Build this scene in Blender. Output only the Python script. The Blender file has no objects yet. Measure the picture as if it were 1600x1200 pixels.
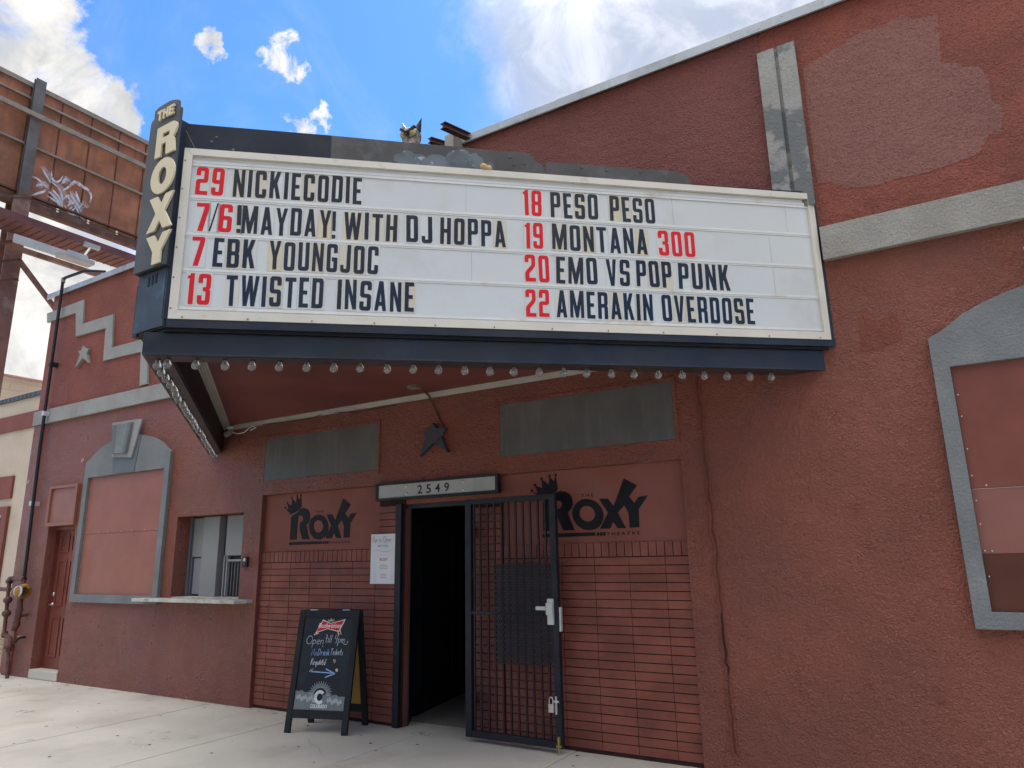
import bpy, bmesh, math, random, json
from mathutils import Vector, Matrix
from mathutils.geometry import tessellate_polygon

random.seed(7)
SC = bpy.context.scene
COL = SC.collection
RAD = math.radians

# ------------------------------------------------------------------ camera
cam_d = bpy.data.cameras.new("camera")
cam = bpy.data.objects.new("camera", cam_d)
COL.objects.link(cam)
cam_d.sensor_width = 36.0
cam_d.lens = 36.0 * 1104.105 / 1600.0
cam_d.clip_start = 0.05
cam_d.clip_end = 5000
_r = Vector((0.85493096, 0.51840374, -0.01872469))
_u = Vector((0.13816732, -0.19277077, 0.97146756))
_f = Vector((-0.50000284, 0.83312484, 0.23643215))
cam.matrix_world = Matrix(((_r.x, _u.x, -_f.x, 0.0), (_r.y, _u.y, -_f.y, -5.76), (_r.z, _u.z, -_f.z, 1.6), (0, 0, 0, 1)))
SC.camera = cam

# ------------------------------------------------------------------ light and exposure
SC.view_settings.view_transform = 'Standard'
SC.view_settings.look = 'None'
SC.view_settings.exposure = 1.62
SC.view_settings.gamma = 1.0
SC.cycles.use_denoising = True
SC.cycles.max_bounces = 8
SC.cycles.diffuse_bounces = 5
SC.cycles.transparent_max_bounces = 12
SC.cycles.caustics_reflective = False
SC.cycles.caustics_refractive = False
SC.cycles.sample_clamp_indirect = 8.0
SUN_EL, SUN_AZ = RAD(57), math.atan2(-0.30, 0.62)     # azimuth measured from +Y towards +X
sd = Vector((math.sin(SUN_AZ) * math.cos(SUN_EL), math.cos(SUN_AZ) * math.cos(SUN_EL), math.sin(SUN_EL)))
sun_d = bpy.data.lights.new("sun", 'SUN')
sun_d.energy = 3.2
sun_d.angle = RAD(0.53)
sun_d.color = (1.0, 0.96, 0.90)
sun = bpy.data.objects.new("sun", sun_d)
COL.objects.link(sun)
sun.rotation_euler = sd.to_track_quat('Z', 'Y').to_euler()

world = bpy.data.worlds.new("World")
SC.world = world
world.use_nodes = True
def build_world():
    nt = world.node_tree
    N, L = nt.nodes, nt.links
    N.clear()
    out = N.new('ShaderNodeOutputWorld')
    bg = N.new('ShaderNodeBackground')
    bg.inputs['Strength'].default_value = 0.09
    L.new(bg.outputs[0], out.inputs[0])
    sky = N.new('ShaderNodeTexSky')
    sky.sky_type = 'NISHITA'
    sky.sun_disc = False
    sky.sun_elevation = SUN_EL
    sky.sun_rotation = SUN_AZ
    sky.altitude = 1500
    sky.air_density = 1.0
    sky.dust_density = 0.6
    sky.ozone_density = 1.6
    tc = N.new('ShaderNodeTexCoord')
    def math_(op, a, b=None, clamp=False):
        m = N.new('ShaderNodeMath'); m.operation = op; m.use_clamp = clamp
        for i, v in enumerate((a, b)):
            if v is None: continue
            if isinstance(v, (int, float)): m.inputs[i].default_value = v
            else: L.new(v, m.inputs[i])
        return m.outputs[0]
    def ramp(v, a, b, c=0.0, d=1.0, smooth=True):
        m = N.new('ShaderNodeMapRange')
        m.interpolation_type = 'SMOOTHSTEP' if smooth else 'LINEAR'
        L.new(v, m.inputs[0])
        for i, q in enumerate((a, b, c, d)): m.inputs[i + 1].default_value = q
        return m.outputs[0]
    dir0 = tc.outputs['Generated']
    wn = N.new('ShaderNodeTexNoise'); wn.inputs['Scale'].default_value = 14.0; wn.inputs['Detail'].default_value = 7.0; wn.inputs['Roughness'].default_value = 0.65
    L.new(dir0, wn.inputs['Vector'])
    ws = N.new('ShaderNodeVectorMath'); ws.operation = 'SUBTRACT'; L.new(wn.outputs['Color'], ws.inputs[0]); ws.inputs[1].default_value = (0.5, 0.5, 0.5)
    wm = N.new('ShaderNodeVectorMath'); wm.operation = 'SCALE'; L.new(ws.outputs[0], wm.inputs[0]); wm.inputs['Scale'].default_value = 0.13
    wa = N.new('ShaderNodeVectorMath'); wa.operation = 'ADD'; L.new(dir0, wa.inputs[0]); L.new(wm.outputs[0], wa.inputs[1])
    wd = N.new('ShaderNodeVectorMath'); wd.operation = 'NORMALIZE'; L.new(wa.outputs[0], wd.inputs[0])
    dirw = wd.outputs[0]
    dirv = dir0
    def noise(scale, detail, rough, dist=0.0, off=(0, 0, 0)):
        mp = N.new('ShaderNodeMapping'); mp.inputs['Location'].default_value = off
        L.new(dirv, mp.inputs[0])
        n = N.new('ShaderNodeTexNoise')
        n.inputs['Scale'].default_value = scale; n.inputs['Detail'].default_value = detail
        n.inputs['Roughness'].default_value = rough; n.inputs['Distortion'].default_value = dist
        L.new(mp.outputs[0], n.inputs['Vector'])
        return n.outputs[0]
    def spot(c, inner, outer, warp=True):
        d = N.new('ShaderNodeVectorMath'); d.operation = 'DOT_PRODUCT'
        L.new(dirw if warp else dir0, d.inputs[0]); d.inputs[1].default_value = Vector(c).normalized()
        return ramp(d.outputs['Value'], math.cos(RAD(outer)), math.cos(RAD(inner)))
    # hard-edged cumulus heaps: (direction, core angle, edge angle)
    heaps = [((-0.792, 0.292, 0.528), 1.2, 4.4), ((-0.778, 0.331, 0.535), 1.0, 3.6), ((-0.800, 0.345, 0.49), 2.0, 5.0),
             ((-0.766, 0.378, 0.510), 0.8, 3.2), ((-0.766, 0.403, 0.490), 0.3, 2.0), ((-0.774, 0.301, 0.575), 0.6, 3.2),
             ((-0.90, 0.40, 0.18), 6, 13), ((-0.88, 0.36, 0.32), 2, 7)]
    acc = None
    for c, i_, o_ in heaps:
        s = spot(c, i_, o_)
        acc = s if acc is None else math_('MAXIMUM', acc, s)
    n1 = noise(9.0, 9.0, 0.62, 0.5)
    dens = math_('ADD', math_('MULTIPLY', acc, 0.75), math_('MULTIPLY', math_('SUBTRACT', n1, 0.5), 1.5))
    heap = ramp(dens, 0.16, 0.72)
    heap = math_('MULTIPLY', heap, ramp(acc, 0.02, 0.2))
    # small ragged wisps in the open blue
    sm = None
    for c, i_, o_ in (((-0.626, 0.499, 0.600), 0.2, 2.1), ((-0.622, 0.511, 0.591), 0.1, 1.7), ((-0.634, 0.492, 0.597), 0.0, 1.6), ((-0.679, 0.430, 0.596), 0.0, 1.05),
                      ((-0.671, 0.443, 0.594), 0.0, 1.0), ((-0.628, 0.551, 0.549), 0.0, 1.3), ((-0.650, 0.540, 0.535), 0.0, 1.2)):
        s = spot(c, i_, o_)
        sm = s if sm is None else math_('MAXIMUM', sm, s)
    wisp = math_('ADD', math_('MULTIPLY', sm, 0.55), math_('MULTIPLY', math_('SUBTRACT', noise(26.0, 9.0, 0.66, 1.2, (4, 4, 4)), 0.5), 2.2))
    wisp = math_('MULTIPLY', ramp(wisp, 0.18, 0.80), ramp(sm, 0.02, 0.35))
    # a wide soft bank above the roof, thin cloud low over the left, unseen cloud behind and overhead added for ambient light
    bank = math_('MAXIMUM', spot((-0.20, 0.74, 0.645), 8, 19), spot((0.25, 0.80, 0.55), 12, 34))
    n2 = noise(3.6, 8.0, 0.62, 0.9, (3, 1, 2))
    bank = ramp(math_('ADD', math_('MULTIPLY', bank, 0.9), math_('SUBTRACT', n2, 0.5)), 0.05, 0.95, 0.0, 0.78)
    low = ramp(math_('ADD', spot((-0.93, 0.30, 0.20), 6, 24), math_('SUBTRACT', n2, 0.55)), 0.2, 0.8)
    sx = N.new('ShaderNodeSeparateXYZ'); L.new(dirv, sx.inputs[0])
    rear = math_('MAXIMUM', ramp(sx.outputs['Y'], 0.30, -0.25), ramp(sx.outputs['Z'], 0.72, 0.86))
    n3 = noise(2.1, 7.0, 0.58, 0.2, (7, 4, 1))
    rear = math_('MULTIPLY', math_('MULTIPLY', rear, ramp(n3, 0.30, 0.52)), ramp(sx.outputs['Z'], 0.15, 0.62, 0.12, 1.0))
    veil = math_('MULTIPLY', ramp(noise(5.0, 6.0, 0.6, 0.8, (1, 5, 9)), 0.45, 0.8), 0.22)
    cov = heap
    for q in (wisp, bank, low, rear, veil): cov = math_('MAXIMUM', cov, q)
    shade = ramp(noise(11.0, 8.0, 0.62, 0.4, (2, 2, 2)), 0.36, 0.62)
    cc = N.new('ShaderNodeMix'); cc.data_type = 'RGBA'
    L.new(shade, cc.inputs[0])
    cc.inputs[6].default_value = (4.9, 4.95, 5.0, 1)
    cc.inputs[7].default_value = (7.9, 7.7, 7.35, 1)
    gain = N.new('ShaderNodeVectorMath'); gain.operation = 'SCALE'
    L.new(cc.outputs[2], gain.inputs[0])
    L.new(math_('ADD', ramp(sx.outputs['Z'], 0.62, 0.90, 0.50, 2.3), 0.0), gain.inputs['Scale'])
    tint = N.new('ShaderNodeVectorMath'); tint.operation = 'MULTIPLY'
    L.new(sky.outputs[0], tint.inputs[0]); tint.inputs[1].default_value = (0.36, 0.63, 0.90)
    mx = N.new('ShaderNodeMix'); mx.data_type = 'RGBA'
    L.new(cov, mx.inputs[0]); L.new(tint.outputs[0], mx.inputs[6]); L.new(gain.outputs[0], mx.inputs[7])
    L.new(mx.outputs[2], bg.inputs['Color'])
build_world()
# measured outlines, in metres (x, z on the wall; along, z on the sign; y, z on the billboard)
DATA = {}
DATA['logo'] = {"R": [[-6.526, 1.828], [-6.524, 1.959], [-6.524, 2.085], [-6.493, 2.107], [-6.426, 2.133], [-6.398, 2.159], [-6.375, 2.175], [-6.331, 2.184], [-6.282, 2.173], [-6.241, 2.148], [-6.219, 2.109], [-6.213, 2.052], [-6.232, 2.016], [-6.27, 1.983], [-6.239, 1.902], [-6.205, 1.826], [-6.32, 1.829], [-6.349, 1.892], [-6.372, 1.94], [-6.376, 2.015], [-6.344, 2.027], [-6.326, 2.046], [-6.323, 2.07], [-6.339, 2.091], [-6.369, 2.099], [-6.405, 2.096], [-6.413, 2.023], [-6.415, 1.928], [-6.416, 1.829]], "XY": [[-5.955, 2.091], [-5.869, 2.087], [-5.819, 2.019], [-5.709, 2.254], [-5.593, 2.185], [-5.671, 2.094], [-5.664, 2.084], [-5.626, 2.034], [-5.581, 2.087], [-5.502, 2.092], [-5.59, 1.981], [-5.594, 1.829], [-5.681, 1.829], [-5.682, 1.955], [-5.72, 2.021], [-5.784, 1.962], [-5.714, 1.827], [-5.791, 1.828], [-5.83, 1.885], [-5.864, 1.828], [-5.96, 1.829], [-5.876, 1.965]], "CR": [[-6.636, 2.197], [-6.574, 2.174], [-6.6, 2.248], [-6.522, 2.22], [-6.531, 2.304], [-6.454, 2.248], [-6.445, 2.323], [-6.402, 2.276], [-6.379, 2.326], [-6.362, 2.205], [-6.385, 2.175], [-6.427, 2.153], [-6.476, 2.135], [-6.529, 2.119]], "Oo": [[-5.919, 1.952], [-5.922, 1.976], [-5.93, 1.999], [-5.943, 2.021], [-5.959, 2.041], [-5.978, 2.059], [-6.001, 2.074], [-6.025, 2.085], [-6.051, 2.092], [-6.078, 2.096], [-6.104, 2.095], [-6.13, 2.09], [-6.154, 2.08], [-6.175, 2.067], [-6.193, 2.051], [-6.207, 2.032], [-6.217, 2.01], [-6.222, 1.987], [-6.223, 1.963], [-6.219, 1.939], [-6.21, 1.915], [-6.197, 1.893], [-6.18, 1.873], [-6.16, 1.855], [-6.138, 1.841], [-6.113, 1.83], [-6.087, 1.823], [-6.06, 1.82], [-6.034, 1.822], [-6.009, 1.827], [-5.986, 1.836], [-5.966, 1.849], [-5.948, 1.866], [-5.935, 1.884], [-5.925, 1.906], [-5.919, 1.928]], "Oi": [[-5.999, 1.963], [-6.003, 1.981], [-6.011, 1.998], [-6.024, 2.012], [-6.041, 2.024], [-6.06, 2.032], [-6.08, 2.035], [-6.1, 2.033], [-6.118, 2.027], [-6.133, 2.017], [-6.144, 2.003], [-6.151, 1.986], [-6.152, 1.968], [-6.148, 1.95], [-6.14, 1.933], [-6.126, 1.918], [-6.11, 1.907], [-6.091, 1.899], [-6.071, 1.896], [-6.051, 1.898], [-6.033, 1.904], [-6.018, 1.915], [-6.007, 1.929], [-6.001, 1.945]], "bar": [[-6.534, 1.803], [-6.005, 1.801], [-6.005, 1.771], [-6.531, 1.769]], "b1": [[-5.991, 1.799], [-5.969, 1.799], [-5.969, 1.769], [-5.99, 1.769]], "b2": [[-5.961, 1.799], [-5.939, 1.799], [-5.939, 1.769], [-5.96, 1.769]], "b3": [[-5.932, 1.799], [-5.91, 1.799], [-5.91, 1.769], [-5.931, 1.769]], "theatre": [[-5.899, 1.77], [-5.591, 1.766], [-5.592, 1.796], [-5.901, 1.801]], "the": [[-6.129, 2.115], [-6.007, 2.111], [-6.009, 2.141], [-6.131, 2.144]]}
DATA['patch'] = [[-0.521, 5.571], [-0.383, 5.623], [-0.231, 5.65], [-0.053, 5.725], [0.11, 5.712], [0.252, 5.751], [0.309, 5.674], [0.479, 5.63], [0.462, 5.433], [0.444, 5.226], [0.532, 5.183], [0.576, 5.128], [0.672, 5.087], [0.714, 4.96], [0.706, 4.774], [0.767, 4.724], [0.723, 4.503], [0.649, 4.529], [0.571, 4.399], [0.447, 4.374], [0.196, 4.349], [0.025, 4.362], [-0.109, 4.349], [-0.333, 4.39], [-0.418, 4.472], [-0.524, 4.491], [-0.53, 4.652], [-0.527, 5.006], [-0.519, 5.307]]
DATA['zig'] = [[-12.705, 5.788], [-11.562, 5.801], [-11.504, 5.375], [-10.637, 5.368], [-10.572, 4.813], [-9.657, 4.807], [-9.536, 4.099], [-9.721, 4.094], [-9.783, 4.619], [-9.915, 4.619], [-10.767, 4.637], [-10.807, 5.173], [-11.663, 5.186], [-11.762, 5.616], [-12.66, 5.613]]
DATA['star1'] = [[-11.384, 4.976], [-11.31, 4.921], [-11.178, 4.902], [-11.242, 4.836], [-11.163, 4.665], [-11.332, 4.773], [-11.519, 4.644], [-11.432, 4.835], [-11.5, 4.918], [-11.41, 4.902]]
DATA['star2'] = [[-4.393, 2.948], [-4.343, 2.886], [-4.226, 2.877], [-4.281, 2.79], [-4.203, 2.627], [-4.379, 2.74], [-4.551, 2.616], [-4.479, 2.8], [-4.51, 2.874], [-4.43, 2.879]]
DATA['cable'] = [[-4.405, 3.173], [-4.33, 3.103], [-4.231, 2.891]]
DATA['patchA'] = [[1.617, 4.458], [1.618, 4.51], [1.644, 4.524], [1.672, 4.53], [1.679, 4.545], [1.714, 4.555], [1.747, 4.545], [1.765, 4.529], [1.807, 4.532], [1.843, 4.519], [1.863, 4.503], [1.871, 4.525], [1.9, 4.535], [1.943, 4.538], [1.986, 4.526], [2.002, 4.515], [2.011, 4.544], [2.037, 4.574], [2.08, 4.589], [2.138, 4.593], [2.171, 4.58], [2.185, 4.553], [2.204, 4.57], [2.233, 4.574], [2.247, 4.545], [2.273, 4.539], [2.287, 4.512], [2.28, 4.479], [2.258, 4.461], [2.26, 4.429], [2.232, 4.415], [2.196, 4.415], [2.138, 4.414], [2.066, 4.417], [1.958, 4.417], [1.851, 4.422], [1.766, 4.419], [1.745, 4.433], [1.681, 4.439]]
DATA['patchB'] = [[2.276, 4.438], [2.28, 4.467], [2.298, 4.484], [2.328, 4.503], [2.357, 4.497], [2.37, 4.473], [2.367, 4.441], [2.32, 4.441]]
DATA['crest'] = [[0.117, 4.649], [1.683, 4.624], [2.017, 4.618], [2.506, 4.602], [2.506, 4.608], [2.596, 4.609], [2.633, 4.603], [2.67, 4.573], [2.684, 4.529], [2.721, 4.524], [2.743, 4.505], [2.75, 4.481], [2.754, 4.522], [3.732, 4.526], [3.868, 4.497], [3.915, 4.416], [4.043, 4.419], [4.968, 4.43]]
DATA['plate'] = [[-4.55, 4.374], [-4.568, 4.615], [-4.581, 4.736], [-4.567, 4.749], [-4.545, 4.751], [-4.552, 4.82], [-4.519, 4.836], [-4.479, 4.84], [-4.388, 4.843], [-4.336, 4.834], [-4.279, 4.816], [-4.275, 4.756], [-4.244, 4.744], [-4.243, 4.637], [-4.247, 4.503], [-4.252, 4.344], [-4.245, 3.503], [-4.536, 3.509]]
DATA['THE'] = [[-4.477, 4.706], [-4.288, 4.695], [-4.298, 4.778], [-4.494, 4.779]]
DATA['bR'] = [[-4.459, 4.388], [-4.234, 4.384], [-4.256, 4.613], [-4.469, 4.643]]
DATA['bO'] = [[-4.484, 4.269], [-4.205, 4.182], [-4.335, 4.359], [-4.329, 4.084]]
DATA['bX'] = [[-4.457, 3.815], [-4.179, 3.803], [-4.202, 4.056], [-4.471, 4.078]]
DATA['bY'] = [[-4.353, 3.523], [-4.256, 3.512], [-4.185, 3.766], [-4.459, 3.781]]
DATA['words'] = [["29", 0, "L", 0.248, 0.435, "r"], ["NICKIECODIE", 0, "L", 0.5, 1.391, "k"], ["7", 1, "L", 0.27, 0.354, "r"], ["/", 1, "L", 0.358, 0.417, "k"], ["6", 1, "L", 0.422, 0.51, "r"], ["!", 1, "L", 0.542, 0.57, "k"], ["MAYDAY", 1, "L", 0.577, 1.183, "k"], ["!", 1, "L", 1.194, 1.217, "k"], ["WITH", 1, "L", 1.276, 1.652, "k"], ["DJ", 1, "L", 1.717, 1.905, "k"], ["HOPPA", 1, "L", 1.963, 2.444, "k"], ["7", 2, "L", 0.262, 0.345, "r"], ["EBK", 2, "L", 0.405, 0.682, "k"], ["YOUNGJOC", 2, "L", 0.775, 1.524, "k"], ["13", 3, "L", 0.256, 0.407, "r"], ["TWISTED", 3, "L", 0.508, 1.153, "k"], ["INSANE", 3, "L", 1.249, 1.78, "k"], ["18", 0, "R", 2.584, 2.725, "r"], ["PESO", 0, "R", 2.795, 3.165, "k"], ["PESO", 0, "R", 3.26, 3.62, "k"], ["19", 1, "R", 2.591, 2.729, "r"], ["MONTANA", 1, "R", 2.799, 3.542, "k"], ["300", 1, "R", 3.632, 3.926, "r"], ["20", 2, "R", 2.586, 2.767, "r"], ["EMO", 2, "R", 2.821, 3.134, "k"], ["VS", 2, "R", 3.208, 3.387, "k"], ["POP", 2, "R", 3.44, 3.718, "k"], ["PUNK", 2, "R", 3.773, 4.187, "k"], ["22", 3, "R", 2.585, 2.759, "r"], ["AMERAKIN", 3, "R", 2.815, 3.55, "k"], ["OVERDOSE", 3, "R", 3.623, 4.362, "k"]]
DATA['gas'] = {"riser": [[-12.049, 0.017], [-12.124, 0.41], [-12.096, 0.486], [-12.124, 0.559], [-12.309, 0.6], [-12.333, 0.657], [-12.349, 0.901], [-12.377, 1.179], [-12.391, 1.367], [-12.346, 1.402], [-11.994, 1.402], [-11.954, 1.337]], "vent": [[-11.999, 1.168], [-11.976, 0.955], [-12.006, 0.758], [-12.051, 0.674]], "left": [[-12.648, 1.256], [-12.347, 1.242]], "reg": [[-12.148, 1.22], [-11.882, 1.227]], "unions": [[-12.355, 1.094], [-12.342, 0.901], [-12.133, 0.439], [-12.149, 1.225]], "bib": [[-12.033, 0.557]], "stub": [[-12.061, 0.875]]}
DATA['gaspipe'] = [[-11.363, 6.214], [-12.157, 6.294], [-12.173, 6.194], [-12.171, 3.407], [-12.086, 1.415]]
DATA['graf'] = [[[[0.207, 8.992], [0.239, 8.907], [0.316, 8.868]], 0.05], [[[0.21, 9.205], [0.294, 9.277], [0.407, 9.301], [0.495, 9.279], [0.588, 9.222], [0.692, 9.169]], 0.05], [[[0.451, 9.119], [0.497, 9.179], [0.578, 9.217], [0.655, 9.202]], 0.055], [[[0.344, 8.819], [0.453, 8.944], [0.549, 9.025], [0.607, 9.078], [0.64, 9.157]], 0.06], [[[0.487, 9.583], [0.576, 9.485], [0.654, 9.382], [0.706, 9.316]], 0.04], [[[0.693, 9.594], [0.715, 9.463], [0.762, 9.395], [0.828, 9.4], [0.885, 9.48], [0.917, 9.587]], 0.05], [[[0.688, 9.115], [0.804, 9.066], [0.903, 8.983], [0.967, 8.831]], 0.07], [[[0.731, 9.212], [0.84, 9.134], [0.929, 9.046], [1.01, 8.849]], 0.05], [[[0.726, 9.338], [0.841, 9.302], [0.918, 9.222], [0.968, 9.089], [0.996, 8.959]], 0.05], [[[0.68, 9.01], [0.793, 8.984], [0.885, 8.949], [0.949, 8.887]], 0.05], [[[0.908, 9.386], [0.981, 9.526], [1.048, 9.544]], 0.08], [[[0.957, 9.266], [1.055, 9.39], [1.131, 9.518], [1.195, 9.562], [1.317, 9.526], [1.451, 9.496], [1.524, 9.394], [1.519, 9.232]], 0.09], [[[1.089, 9.301], [1.173, 9.182], [1.266, 9.079], [1.364, 8.951]], 0.05], [[[1.209, 9.357], [1.258, 9.247], [1.31, 9.152]], 0.06], [[[1.012, 9.187], [1.111, 9.128], [1.201, 9.05], [1.28, 8.967], [1.326, 8.882]], 0.05], [[[1.029, 8.961], [1.074, 8.877], [1.138, 8.815], [1.263, 8.829], [1.355, 8.83], [1.49, 8.782]], 0.05], [[[1.118, 8.884], [1.194, 9.008]], 0.03], [[[1.157, 8.849], [1.243, 8.99]], 0.03], [[[1.32, 9.024], [1.377, 9.129], [1.488, 9.098]], 0.04], [[[0.982, 9.069], [1.038, 9.16], [1.091, 9.197]], 0.05], [[[1.074, 9.059], [1.132, 9.046], [1.066, 8.939]], 0.04]]

# ------------------------------------------------------------------ materials
MATS = {}
def mat(name, rgb, rough=0.6, var=0.12, vscale=2.0, bump=0.0, bscale=60.0, bdist=0.01, metal=0.0, spec=0.28,
        streak=0.0, dirt=None, dirt_amt=0.0, dirt_scale=3.0, dirt_lo=0.5, dirt_hi=0.68, distort=0.0, bdetail=3.0, rvar=0.0, coat=0.0, fine=0.0, island=0.0, vdirt=1.0):
    m = bpy.data.materials.new(name)
    m.use_nodes = True
    nt = m.node_tree; N, L = nt.nodes, nt.links
    b = N['Principled BSDF']
    b.inputs['Roughness'].default_value = rough
    b.inputs['Metallic'].default_value = metal
    b.inputs['Specular IOR Level'].default_value = spec
    b.inputs['Coat Weight'].default_value = coat
    tc = N.new('ShaderNodeTexCoord')
    def noise(scale, detail=4.0, r=0.55, sc=(1, 1, 1), dist=0.0):
        mp = N.new('ShaderNodeMapping'); mp.inputs['Scale'].default_value = sc
        L.new(tc.outputs['Object'], mp.inputs[0])
        n = N.new('ShaderNodeTexNoise'); n.inputs['Scale'].default_value = scale
        n.inputs['Detail'].default_value = detail; n.inputs['Roughness'].default_value = r
        n.inputs['Distortion'].default_value = dist
        L.new(mp.outputs[0], n.inputs['Vector'])
        return n.outputs[0]
    def ramp(v, a, b_, c=0.0, d=1.0):
        q = N.new('ShaderNodeMapRange'); q.interpolation_type = 'SMOOTHSTEP'
        L.new(v, q.inputs[0])
        for i, z in enumerate((a, b_, c, d)): q.inputs[i + 1].default_value = z
        return q.outputs[0]
    def mix(f, a, b_):
        q = N.new('ShaderNodeMix'); q.data_type = 'RGBA'
        if isinstance(f, float): q.inputs[0].default_value = f
        else: L.new(f, q.inputs[0])
        for i, z in ((6, a), (7, b_)):
            if isinstance(z, tuple): q.inputs[i].default_value = z + (1,)
            else: L.new(z, q.inputs[i])
        return q.outputs[2]
    lo = tuple(c * (1 - var) for c in rgb); hi = tuple(min(1, c * (1 + var)) for c in rgb)
    col = mix(ramp(noise(vscale), 0.3, 0.7), lo, hi)
    if streak:
        sv = ramp(noise(6.0, 5.0, 0.6, (1, 1, 0.06)), 0.45, 0.75, 0.0, streak)
        col = mix(sv, col, tuple(min(1, c * 0.55 + 0.02) for c in rgb))
    if dirt is not None:
        dv = ramp(noise(dirt_scale, 6.0, 0.62, (1, 1, 1) if vdirt == 1.0 else (5, 5, vdirt * 5)), dirt_lo, dirt_hi, 0.0, dirt_amt)
        col = mix(dv, col, dirt)
    if fine:
        fv = ramp(noise(bscale * 1.5, 2.0), 0.46, 0.66, 0.0, fine)
        col = mix(fv, col, tuple(c * 0.45 for c in rgb))
    if island:
        ge = N.new('ShaderNodeNewGeometry')
        iv = N.new('ShaderNodeMapRange'); L.new(ge.outputs['Random Per Island'], iv.inputs[0]); iv.inputs[3].default_value = 1 - island; iv.inputs[4].default_value = 1 + island
        im = N.new('ShaderNodeVectorMath'); im.operation = 'SCALE'; L.new(col, im.inputs[0]); L.new(iv.outputs[0], im.inputs['Scale']); col = im.outputs[0]
    L.new(col, b.inputs['Base Color'])
    if rvar:
        L.new(ramp(noise(vscale * 2.3, 3.0), 0.3, 0.7, max(0.03, rough - rvar), min(1.0, rough + rvar)), b.inputs['Roughness'])
    if bump:
        bp = N.new('ShaderNodeBump'); bp.inputs['Strength'].default_value = bump; bp.inputs['Distance'].default_value = bdist
        n_a = noise(bscale, bdetail, 0.5, (1, 1, 1), distort); n_b = noise(bscale * 2.7, 2.0, 0.5)
        ad = N.new('ShaderNodeMath'); ad.operation = 'MULTIPLY_ADD'; L.new(n_b, ad.inputs[0]); ad.inputs[1].default_value = 0.45; L.new(n_a, ad.inputs[2])
        if bscale > 30:
            n_c = noise(9.0, 2.0, 0.5)
            ae = N.new('ShaderNodeMath'); ae.operation = 'MULTIPLY_ADD'; L.new(n_c, ae.inputs[0]); ae.inputs[1].default_value = 1.1; L.new(ad.outputs[0], ae.inputs[2]); ad = ae
        L.new(ad.outputs[0], bp.inputs['Height'])
        L.new(bp.outputs[0], b.inputs['Normal'])
    MATS[name] = m
    return m

STUC = dict(bump=1.0, bscale=48.0, bdist=0.032, distort=1.1, bdetail=3.0, fine=0.26)
M_wall = mat('stucco_maroon', (0.275, 0.082, 0.054), 0.36, 0.12, 1.3, rvar=0.10, dirt=(0.235, 0.078, 0.058), dirt_amt=0.9, dirt_scale=0.9, spec=0.5, streak=0.12, **STUC)
M_wall_low = M_wall
M_orange = mat('stucco_red', (0.31, 0.088, 0.058), 0.55, 0.16, 1.7, dirt=(0.24, 0.070, 0.054), dirt_amt=0.6, dirt_scale=2.3, fine=0.55, bump=1.0, bscale=56.0, bdist=0.032, distort=0.7)
M_upper = mat('stucco_rose', (0.245, 0.080, 0.066), 0.6, 0.10, 1.1, fine=0.55, bump=1.0, bscale=56.0, bdist=0.032, distort=0.7)
M_patch = mat('stucco_faded', (0.325, 0.138, 0.112), 0.6, 0.09, 1.4, fine=0.55, bump=1.0, bscale=56.0, bdist=0.032, distort=0.7)
M_panelred = mat('painted_board', (0.29, 0.112, 0.086), 0.38, 0.10, 1.8, bump=0.15, bscale=9.0, bdist=0.004, rvar=0.08, dirt=(0.275, 0.118, 0.10), dirt_amt=0.6, dirt_scale=1.4)
M_boardtop = mat('painted_board_deep', (0.20, 0.064, 0.048), 0.4, 0.12, 2.2, bump=0.12, bscale=9.0, bdist=0.004, dirt=(0.17, 0.05, 0.036), dirt_amt=0.6, dirt_scale=2.0)
M_boardmid = mat('painted_board_faded', (0.29, 0.128, 0.108), 0.4, 0.10, 2.2, bump=0.12, bscale=9.0, bdist=0.004)
M_boardmid2 = mat('painted_board_dusty', (0.235, 0.098, 0.082), 0.42, 0.10, 2.2, bump=0.12, bscale=9.0, bdist=0.004)
M_boardlow = mat('painted_board_brown', (0.095, 0.034, 0.021), 0.42, 0.14, 2.2, bump=0.12, bscale=9.0, bdist=0.004)
M_boardseam = mat('bare_board_edge', (0.45, 0.36, 0.32), 0.7, 0.3, 9.0)
M_plaster = mat('painted_plaster', (0.225, 0.072, 0.051), 0.55, 0.12, 1.6, bump=0.25, bscale=18.0, bdist=0.005, dirt=(0.23, 0.09, 0.078), dirt_amt=0.6, dirt_scale=1.6)
M_brick = mat('painted_brick', (0.215, 0.066, 0.046), 0.48, 0.20, 3.1, bump=0.35, bscale=70.0, bdist=0.004, rvar=0.1, island=0.07, dirt=(0.23, 0.085, 0.066), dirt_amt=0.4, dirt_scale=9.0, dirt_lo=0.60, dirt_hi=0.68)
M_mortar = mat('brick_joint', (0.045, 0.018, 0.016), 0.9, 0.2, 6.0)
M_band = mat('stucco_pale_grey', (0.34, 0.325, 0.295), 0.8, 0.10, 2.4, fine=0.4, bump=1.0, bscale=60.0, bdist=0.012, streak=0.25, dirt=(0.30, 0.295, 0.28), dirt_amt=0.5, dirt_scale=2.0)
M_grey = mat('stucco_grey', (0.30, 0.305, 0.30), 0.75, 0.10, 2.4, fine=0.25, bump=0.8, bscale=55.0, bdist=0.009, dirt=(0.36, 0.355, 0.34), dirt_amt=0.5, dirt_scale=2.0)
M_greytrim = mat('stucco_slate', (0.185, 0.197, 0.206), 0.7, 0.10, 2.4, fine=0.2, bump=0.8, bscale=55.0, bdist=0.009, dirt=(0.27, 0.29, 0.30), dirt_amt=0.5, dirt_scale=2.0)
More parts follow.
